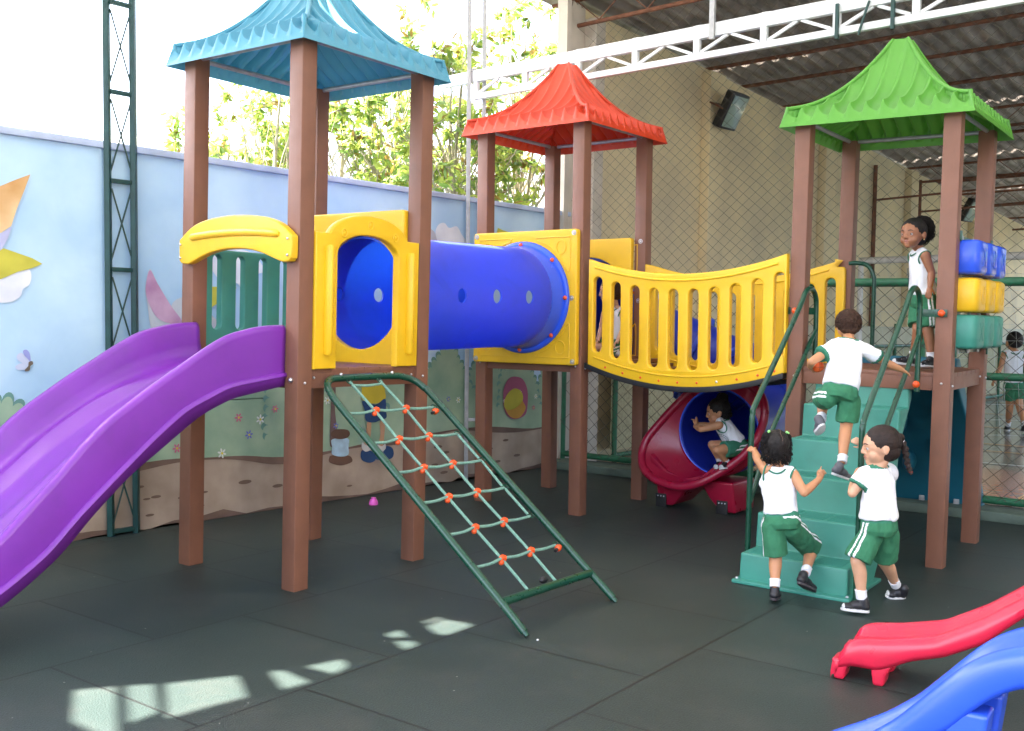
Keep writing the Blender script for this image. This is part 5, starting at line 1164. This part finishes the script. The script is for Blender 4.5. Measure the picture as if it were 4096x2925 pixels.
        b_ = MB(); b_.tube([hp(.004*math.sin(i*1.1), -.014+.084*math.cos(R(100+8.5*i))*1.0, .020+.080*math.sin(R(100+8.5*i))) for i in range(9)], .0014*sh_, 6); sub(b_, 'hair_parting', mat('parting', (.16, .09, .06), rough=.7))
    if hair == 'puff':
        pc_ = hp(.0, -.102, .040); b_ = MB(); b_.sphere(pc_, (.044*sh_, .050*sh_, .056*sh_), 14, Hm); b_.sphere(hp(0, -.085, .010), .03*sh_, 12); pm_ = organic(b_, .005, 2, .5); fin(pm_, 'hair_puff', [hm], body, base, None, .006, 60, 9)
        scatter(560, pc_, (.044, .050, .058), .034, .008, .0014, -1, None, 2.6)
        b_ = MB(); b_.tube([hp(.020*math.cos(k*.63), -.070, .045+.022*math.sin(k*.63)) for k in range(10)], .006*sh_, 6, closed=True); b_.sphere(hp(-.0, -.060, .082), .011*sh_, 8); b_.sphere(hp(.012, -.064, .076), .009*sh_, 8); sub(b_, 'hair_tie', mat('mint_ribbon', (.20, .62, .50), rough=.7))
        b_ = MB(); b_.sphere(hp(.072, .002, -.034), .004*sh_, 8); b_.sphere(hp(-.072, .002, -.034), .004*sh_, 8); sub(b_, 'earring', mat('gold', (.7, .5, .2), rough=.3, metal=.8))
    if hair == 'bun': scatter(160, hp(0, -.05, .09), (.030, .030, .028), .016, .005, .0014); scatter(200, hp(0, -.03, -.01), (.066, .056, .05), .016, .005, .0013, -1, .1)
    if cu2.v: cu2.build('hair_curls', hm, body, world=True, fixn=False, smooth=None)
    if hair == 'sleek_braid' and 'braid' in J_extra:
        bp_ = spl(J_extra['braid'], 6); b_ = MB()
        for i, p in enumerate(bp_[:-1]):
            d = (bp_[i+1]-p).normalized(); sd_ = d.cross(Vector((0, 1, 0))).normalized(); fd2 = d.cross(sd_); k = 1-.45*i/len(bp_); a = i*2.094*.75
            b_.sphere(p+sd_*.0075*sh_*k*math.cos(a)+fd2*.006*sh_*math.sin(a), (.0125*sh_*k, .0125*sh_*k, .014*sh_*k), 8)
        me_ = organic(b_, .0035, 1, .4); fin(me_, 'braid', [hm], body, base, None, .001, 120)
        b_ = MB(); b_.tube([bp_[0]+Vector((.016*math.cos(k*.7), .004*math.sin(k*.7), .018*math.sin(k*.7)))*sh_ for k in range(9)], .007*sh_, 6, closed=True); sub(b_, 'hair_tie', mat('pink_white_tie', (.85, .35, .45), rough=.6, var=.4, scale=60, col2=(.9, .85, .88)))
        b_ = MB(); e_ = bp_[-4]; b_.tube([e_+Vector((.008*math.cos(k*.7), .008*math.sin(k*.7), 0))*sh_ for k in range(9)], .0028*sh_, 6, closed=True); sub(b_, 'hair_tie', mat('red_tie', (.6, .05, .04)))
    # shirt
    S2 = MB(); hem = J['pelvis']+tax*.022*s; w3 = .104 if sleeve == 'tee' else .094
    def ell(c, a, b_, ang=0): return [c+shv*a*s*math.cos(2*math.pi*k/24)+fr*b_*s*math.sin(2*math.pi*k/24) for k in range(24)]
    top_ = J['neck']-tax*.004*s
    S2.loft([ell(hem, w3-.004, .080), ell(hem+tax*.014*s, w3, .083), ell(wj, w3-.006, .078), ell(wj.lerp(ch, .6), .092, .070), ell(ch+tax*.012*s, .090, .066), ell(ch.lerp(top_, .55), .078, .056), ell(top_-tax*.006*s, .052, .042), ell(top_+tax*.006*s, .036, .034)], closed=True, caps=True)
    for S_ in 'LR':
        o_ = (J['sh'+S_]-J['neck']); cap(S2, J['neck'].lerp(J['sh'+S_], .35)-tax*.004*s, .034*s, J['neck'].lerp(J['sh'+S_], .80 if sleeve == 'tank' else 1.0), .035*s if sleeve == 'tank' else .041*s)
        if sleeve == 'tank': cap(S2, J['neck'].lerp(J['sh'+S_], .72), .035*s, ch+shv*(.062*s if S_ == 'R' else -.062*s), .04*s)
        if sleeve == 'tee': S2.tube([J['sh'+S_], J['sh'+S_].lerp(J['el'+S_], .62)], [.041*s, .047*s], 16)
    sme = organic(S2, voxel, 5, .5)
    def pk(c):
        if sleeve == 'tee':
            for S_ in 'LR':
                a, b_ = J['sh'+S_], J['el'+S_]; L_ = (b_-a).length; t = (c-a).dot((b_-a)/L_)/L_; 
                w0 = c-wj; w0 = w0-tax*w0.dot(tax)
                if .50 < t < .72 and (c-(a+(b_-a)*t)).length < .056*s and w0.length > .090*s: return 1
        t = (c-J['neck']).dot(tax); rad = (c-J['neck'])-tax*t
        if sleeve == 'tee' and t > -.018*s and rad.length < .060*s and t > -.006*s: return 1
        return 0
    so = fin(sme, 'shirt', [white_c, trim_c], body, base, pk, .0085, 15, 5)
    if sleeve == 'tank':
        b_ = MB(); drop = .042
        b_.tube([top_+tax*(-.004-drop*.5*(1-math.cos(2*a))*0-.026*abs(math.sin(a))**2)*s+shv*(.050*math.cos(a))*s+fr*(.050+.010*abs(math.sin(a)))*math.sin(a)*s for a in [2*math.pi*k/28 for k in range(28)]], .0048*s, 6, closed=True); sub(b_, 'neck_trim', trim_c)
        for S_ in 'LR':
            sg = 1 if S_ == 'R' else -1; c_ = J['neck'].lerp(J['sh'+S_], .80)-tax*.022*s+shv*sg*.010*s; b_ = MB()
            nrm = ((J['el'+S_]-J['sh'+S_]).normalized()+shv*sg*1.6).normalized(); a1 = nrm.cross(fr).normalized(); a2 = nrm.cross(a1)
            b_.tube([c_+a1*.050*s*math.cos(2*math.pi*k/24)+a2*.040*s*math.sin(2*math.pi*k/24) for k in range(24)], .0050*s, 6, closed=True); sub(b_, 'armhole_trim', trim_c)
    if shirt_print:
        b_ = MB(); pc_ = wj.lerp(ch, .35)
        def onbelly(ang, z): return pc_+tax*z*s+shv*math.sin(ang)*.0985*s+fr*math.cos(ang)*.0805*s
        for rr_ in (.052, .036):
            b_.tube([onbelly(shirt_print*.62+rr_*math.cos(a)/.08, rr_*math.sin(a)*1.0) for a in [2*math.pi*k/30 for k in range(30)]], .0011*s, 4, closed=True)
        for a in range(0, 360, 20):
            p = onbelly(shirt_print*.62+.044*math.cos(R(a))/.08, .044*math.sin(R(a))); b_.tube([p, p+tax*.008*s+shv*.002*s*math.sin(a)], .0012*s, 4)
        sub(b_, 'chest_emblem', ink)
    # shorts
    S3 = MB(); hipc = J['pelvis']
    S3.loft([ell(hem+tax*.012*s, .088, .070), ell(hem-tax*.012*s, .097, .077), ell(hipc-tax*.030*s, .103, .083), ell(hipc-tax*.058*s, .088, .072)], closed=True, caps=True)
    fracs = {}
    for S_ in 'LR':
        a, b_ = J['hip'+S_], J['kn'+S_]; fr_ = J.get('sf'+S_, .86); e_ = a.lerp(b_, fr_); S3.tube([a.lerp(b_, -.05), a.lerp(b_, .4), e_], [.060*s, .064*s, .066*s], 18); S3.sphere(a, .060*s, 14)
    s3 = organic(S3, voxel, 4, .5)
    def pk3(c):
        if (c-hem).dot(tax) > -.010*s: return 2
        bst = None
        for S_ in 'LR':
            a, b_ = J['hip'+S_], J['kn'+S_]; ax_ = (b_-a).normalized(); t = (c-a).dot(ax_); r_ = c-a-ax_*t; dd = r_.length
            if bst is None or dd < bst[0]: bst = (dd, S_, ax_, r_)
        dd, S_, ax_, r_ = bst; outv = hipv*(1 if S_ == 'R' else -1); outv = (outv-ax_*outv.dot(ax_)).normalized(); sd_ = ax_.cross(outv)*(1 if S_ == 'R' else -1)
        x = r_.dot(outv); y = r_.dot(sd_)
        off = J.get('st', .0)*s
        if x > .01*s and (abs(y-off-.012*s) < .0058*s or abs(y-off+.012*s) < .0058*s): return 1
        return 0
    fin(s3, 'shorts', [green_c, white_c, trim_c], body, base, pk3, .0080, 15, 8)
    # socks and shoes
    for S_ in 'LR':
        a = J['ank'+S_]; k = J['kn'+S_]; toe = J['toe'+S_]; ud = (k-a).normalized(); fd_ = (toe-a); fl_ = J.get('fu'+S_); fu = Vector(fl_).normalized() if fl_ else None
        heel = J.get('heel'+S_); 
        if heel is None:
            dz = Vector((fd_.x, fd_.y, 0)).normalized(); heel = a-dz*.022*s-Vector((0, 0, .034*s))
        heel = Vector(heel); fwd = (toe-heel).normalized()
        upv = fu if fu else (a-heel); upv = (upv-fwd*upv.dot(fwd)).normalized(); sd_ = fwd.cross(upv); Lf = (toe-heel).length
        b_ = MB(); b_.tube([a+ud*.034*s, a+ud*.026*s, a-ud*.01*s], [.0265*s, .0275*s, .027*s], 14); b_.sphere(a+ud*.030*s, (.031*s, .031*s, .008*s), 12); sub(b_, 'sock', sock_c, smooth=60)
        F3 = Matrix(((sd_.x, fwd.x, upv.x), (sd_.y, fwd.y, upv.y), (sd_.z, fwd.z, upv.z)))
        b_ = MB(); q = lambda x, y, z: heel+F3 @ Vector((x*s, y*Lf, z*s))
        b_.sphere(q(0, .17, .018), (.0265*s, .17*Lf+.004, .024*s), 14, F3); b_.sphere(q(0, .74, .010), (.030*s, .25*Lf, .020*s), 14, F3); b_.sphere(q(0, .45, .020), (.027*s, .28*Lf, .026*s), 14, F3); cap(b_, q(0, .18, .024), .026*s, q(0, .22, .048), .027*s)
        sme2 = organic(b_, .0045, 3, .5)
        hl = heel
        fin(sme2, 'shoe', [shoe[0], shoe[1]], body, base, lambda c: 1 if ((c-hl).dot(upv) < .004*s or (shoe[1] is sole_w and shoe[0] is shoe_k and (c-hl).dot(fwd) > .90*Lf)) else 0)
        b_ = MB(); ol = [q(.031*math.sin(t)*(1.0 if math.cos(t) > 0 else .86), .5-.5*math.cos(t) if False else .5+.52*math.cos(t), -.010) for t in [2*math.pi*k/22 for k in range(22)]]
        b_.loft([[v for v in ol], [v+upv*.012*s for v in ol]], closed=True, caps=True); sub(b_, 'shoe_sole', shoe[1], bevel=.002, smooth=50)
        if shoe[0] is not shoe_g and S_:
            b_ = MB()
            for j in range(3): b_.tube([q(-.020, .46+.10*j, .036-.006*j), q(0, .46+.10*j, .044-.007*j), q(.020, .46+.10*j, .036-.006*j)], .0022*s, 5)
            sub(b_, 'laces', white_c if shoe[1] is sole_w and 'deck' in label else shoe[0])
    return body
J_extra = {}
Za = zz(2950, 1680); Z9 = lambda x, y: g(9, x, y); Zc = zz(3200, 1200, .43103); Zd = zz(3500, 850, .4004); Ze = zz(2500, 1450); Zf = zz(2300, 950); Zg = zz(3700, 1200, .5538)
def at(p, d): return ond(p[0], p[1], d)
# a: pigtails, seen from behind
person('a', 'toddler girl with two curly black pigtails, back to us, one foot lifted before the stairs', dict(
    head=at(Za(492, 345), 5.50), neck=at(Za(515, 612), 5.47), shL=at(Za(372, 655), 5.48), shR=at(Za(722, 712), 5.44), pelvis=at(Za(570, 1275), 5.43),
    elL=at(Za(262, 520), 5.62), wrL=at(Za(222, 405), 5.86), hdL=at(Za(110, 350), 5.93), pnL=(-.1, 1, -.2), thL=-1, curlL=[.25, .3, .3, .35, .5],
    elR=at(Za(868, 945), 5.36), wrR=at(Za(1060, 775), 5.44), hdR=at(Za(1110, 650), 5.47), pnR=(.2, -.9, .3), thR=-1, curlR=[.1, .9, 1.0, 1.0, .6],
    hipL=at(Za(455, 1390), 5.43), hipR=at(Za(690, 1390), 5.43), knL=at(Z9(660, 500), 5.42), ankL=at(Z9(655, 676), 5.36), toeL=at(Z9(668, 742), 5.47), heelL=at(Z9(646, 765), 5.33),
    knR=at(Z9(900, 440), 5.60), ankR=at(Z9(856, 590), 5.42), toeR=at(Z9(915, 712), 5.47), heelR=at(Z9(808, 655), 5.36), fuR=(.45, .55, .6), sfL=.92, sfR=.90, st=-.012),
    (-.12, 1, -.05), (.05, .02, 1), s=.98, skin='tan', sleeve='tank', hair='curly_pig', hm=HK, shoe=(shoe_k, sole_k), hk=.97)
# b: braid, facing left
J_extra['braid'] = [at(Za(2105, 262), 5.22), at(Za(2165, 350), 5.22), at(Za(2190, 450), 5.21), at(Za(2205, 560), 5.20), at(Za(2235, 640), 5.20), at(Za(2255, 700), 5.20)]
person('b', 'girl with a long dark braid and short sleeved shirt gripping the stair handrail', dict(
    head=at(Za(1855, 345), 5.22), neck=at(Za(1835, 610), 5.21), shL=at(Za(1665, 700), 5.20), shR=at(Za(1985, 690), 5.30), pelvis=at(Za(1835, 1345), 5.20),
    elL=at(Za(1492, 950), 5.19), wrL=at(Za(1535, 730), 5.34), hdL=at(Za(1545, 600), 5.42), pnL=(.5, .6, .3), thL=-1, curlL=[.8, .9, .9, .9, .7],
    elR=at(Za(1760, 560), 5.46), wrR=at(Za(1640, 330), 5.47), hdR=at(Za(1550, 270), 5.45), pnR=(.1, .9, -.2), thR=1, curlR=[.5, .6, .7, .8, .5],
    hipL=at(Z9(1275, 350), 5.19), hipR=at(Z9(1385, 350), 5.27), knL=at(Z9(1192, 520), 5.17), ankL=at(Z9(1218, 748), 5.18), toeL=at(Z9(1085, 822), 5.19), heelL=at(Z9(1268, 843), 5.17),
    knR=at(Z9(1365, 520), 5.33), ankR=at(Z9(1438, 668), 5.47), toeR=at(Z9(1375, 738), 5.50), heelR=at(Z9(1505, 750), 5.50), sfL=.95, sfR=.9, st=.0),
    (-1, .12, -.12), (.05, 0, 1), s=1.02, skin='light', sleeve='tee', hair='sleek_braid', hm=HD_, shoe=(shoe_k, sole_w))
# c: climbing boy with a ball
person('c', 'curly brown haired boy climbing the green stairs with an orange ball under his arm', dict(
    head=at(Zc(445, 235), 5.92), neck=at(Zc(450, 378), 5.86), shL=at(Zc(322, 428), 5.86), shR=at(Zc(600, 460), 5.84), pelvis=at(Zc(365, 850), 5.74),
    elL=at(Zc(112, 572), 5.78), wrL=at(Zc(92, 620), 5.90), hdL=at(Zc(128, 668), 5.95), pnL=(1, 0, .3), thL=-1, curlL=[.5, .5, .55, .6, .5],
    elR=at(Zc(800, 585), 5.86), wrR=at(Zc(945, 650), 5.92), hdR=at(Zc(1030, 695), 5.95), pnR=(-.2, .3, -.9), thR=1, curlR=[.2, .15, .2, .25, .3],
    hipL=at(Zc(250, 905), 5.74), hipR=at(Zc(455, 940), 5.74), knL=at(Zc(205, 930), 5.98), ankL=at(Zc(200, 1105), 5.86), toeL=at(Zc(160, 1245), 5.80), heelL=at(Zc(212, 1150), 5.72), fuL=(-.2, .9, .35),
    knR=at(Zc(430, 1165), 5.74), ankR=at(Zc(392, 1495), 5.62), toeR=at(Za(1470, 775), 5.70), heelR=at(Za(1235, 690), 5.58), fuR=(.35, .1, .9), sfL=.55, sfR=.86, st=-.01),
    (.02, 1, -.1), (-.02, .12, 1), s=.98, skin='tan', sleeve='tee', hair='curly', hm=HB_, shoe=(shoe_g, sole_w), hk=.93)
bc = at(Zc(168, 618), 5.90); BL = empty('ball', bc, 'small orange basketball toy tucked under the climbing boy\'s arm', 'ball'); b = MB(); b.sphere((0, 0, 0), .033, 24); b.build('ball_body', mat('ball_orange_rubber', (.80, .12, .02), rough=.5), BL)
b = MB()
for ax1, ax2 in ((Vector((1, 0, 0)), Vector((0, 0, 1))), (Vector((0, 1, .2)).normalized(), Vector((0, 0, 1))), (Vector((1, 0, 0)), Vector((0, 1, .1)).normalized())):
    a2 = (ax2-ax1*ax1.dot(ax2)).normalized(); b.tube([(ax1*math.cos(k*.2094)+a2*math.sin(k*.2094))*.0333 for k in range(30)], .0008, 4, closed=True)
b.build('ball_seam', blackr, BL)
# d: girl on the deck
person('d', 'girl with a frizzy black ponytail on the green tower deck looking left', dict(
    head=at(Zd(378, 218), 6.52), neck=at(Zd(447, 372), 6.56), shL=at(Zd(385, 432), 6.68), shR=at(Zd(500, 432), 6.46), pelvis=at(Zd(478, 850), 6.58),
    elL=at(Zd(420, 600), 6.74), wrL=at(Zd(440, 760), 6.70), hdL=at(Zd(440, 820), 6.68), elR=at(Zd(566, 600), 6.45), wrR=at(Zd(550, 745), 6.42), hdR=at(Zd(528, 855), 6.40), pnR=(.3, .9, 0), thR=1, curlR=[.2, .3, .3, .35, .3],
    hipL=at(Zd(440, 900), 6.64), hipR=at(Zd(512, 905), 6.54), knL=at(Zd(430, 1170), 6.56), ankL=at(Zd(378, 1440), 6.62), toeL=at(Zd(168, 1492), 6.60), heelL=at(Zd(400, 1522), 6.62),
    knR=at(Zd(528, 1190), 6.50), ankR=at(Zd(565, 1452), 6.48), toeR=at(Zd(425, 1535), 6.42), heelR=at(Zd(600, 1545), 6.47), fuL=(.1, 0, 1), sfL=.86, sfR=.86, st=.0),
    (-.80, -.62, -.04), (.0, 0, 1), s=.97, skin='brown', sleeve='tank', hair='puff', hm=HK, shoe=(shoe_k, sole_w), shirt_print=-1)
# e: child crouching inside the tube mouth
person('e', 'small child with dark bun crouching in the blue tube mouth, hand on its wall', dict(
    head=at(Ze(1205, 640), 7.79), neck=at(Ze(1235, 745), 7.77), shL=at(Ze(1215, 800), 7.89), shR=at(Ze(1225, 815), 7.69), pelvis=at(Ze(1450, 1075), 7.79),
    elL=at(Ze(1080, 820), 7.95), wrL=at(Ze(960, 800), 7.97), hdL=at(Ze(920, 760), 7.97), elR=at(Ze(985, 870), 7.67), wrR=at(Ze(912, 830), 7.77), hdR=at(Ze(935, 750), 7.79), pnR=(-.6, .6, 0), thR=1, curlR=[.1, .1, .15, .2, .2],
    hipL=at(Ze(1430, 1090), 7.86), hipR=at(Ze(1430, 1110), 7.72), knL=at(Ze(1135, 1070), 7.83), ankL=at(Ze(1245, 1300), 7.83), toeL=at(Ze(1170, 1370), 7.77), heelL=at(Ze(1270, 1350), 7.85), knR=at(Ze(1200, 1140), 7.65), ankR=at(Ze(1330, 1310), 7.73), toeR=at(Ze(1240, 1375), 7.65), heelR=at(Ze(1345, 1365), 7.73), sfL=.6, sfR=.6),
    (-1, .15, -.25), (-.15, 0, 1), s=.98, skin='tan', sleeve='tank', hair='bun', hm=HK, shoe=(shoe_k, sole_w), shirt_print=.9)
# f: child sitting behind the bridge panel
person('f', 'curly haired child in a tank top kneeling on the tower deck behind the bridge slats', dict(
    head=at(Zf(462, 700), 8.05), neck=at(Zf(520, 905), 8.06), shL=at(Zf(395, 985), 8.12), shR=at(Zf(615, 985), 8.00), pelvis=at(Zf(545, 1390), 8.06),
    elL=at(Zf(345, 1180), 8.10), wrL=at(Zf(300, 1330), 8.04), hdL=at(Zf(270, 1400), 8.0), elR=at(Zf(640, 1180), 7.98), wrR=at(Zf(560, 1330), 7.92), hdR=at(Zf(500, 1400), 7.9),
    hipL=at(Zf(470, 1400), 8.12), hipR=at(Zf(600, 1410), 8.02), knL=at(Zf(300, 1440), 8.0), ankL=at(Zf(520, 1510), 8.08), toeL=at(Zf(600, 1530), 8.1), heelL=at(Zf(530, 1500), 8.12), knR=at(Zf(380, 1470), 7.94), ankR=at(Zf(560, 1500), 7.96), toeR=at(Zf(640, 1530), 7.95), heelR=at(Zf(560, 1490), 7.97), fuL=(0, 0, 1), fuR=(0, 0, 1), sfL=.75, sfR=.75),
    (-1, .25, -.15), (0, 0, 1), s=1.0, skin='light', sleeve='tank', hair='curly_long', hm=HB_, shoe=(shoe_g, sole_w))
# g: far boy walking on the court
person('g', 'black haired boy walking away on the court behind the chain link fence', dict(
    head=at(Zg(642, 303), 14.5), neck=at(Zg(640, 368), 14.5), shL=at(Zg(572, 395), 14.5), shR=at(Zg(705, 398), 14.5), pelvis=at(Zg(638, 612), 14.5),
    elL=at(Zg(545, 490), 14.5), wrL=at(Zg(502, 580), 14.45), hdL=at(Zg(475, 625), 14.4), elR=at(Zg(735, 490), 14.5), wrR=at(Zg(740, 580), 14.6), hdR=at(Zg(738, 630), 14.7),
    hipL=at(Zg(615, 640), 14.5), hipR=at(Zg(665, 640), 14.5), knL=at(Zg(612, 790), 14.55), ankL=at(Zg(598, 900), 14.7), toeL=at(Zg(585, 938), 14.85), heelL=at(Zg(600, 940), 14.68), knR=at(Zg(685, 785), 14.45), ankR=at(Zg(720, 905), 14.2), toeR=at(Zg(700, 950), 14.35), heelR=at(Zg(722, 952), 14.16), sfL=.55, sfR=.55),
    (.0, 1, 0), (0, 0, 1), s=1.38, skin='tan', sleeve='tank', hair='short', hm=HK, shoe=(shoe_k, sole_w), voxel=.009)
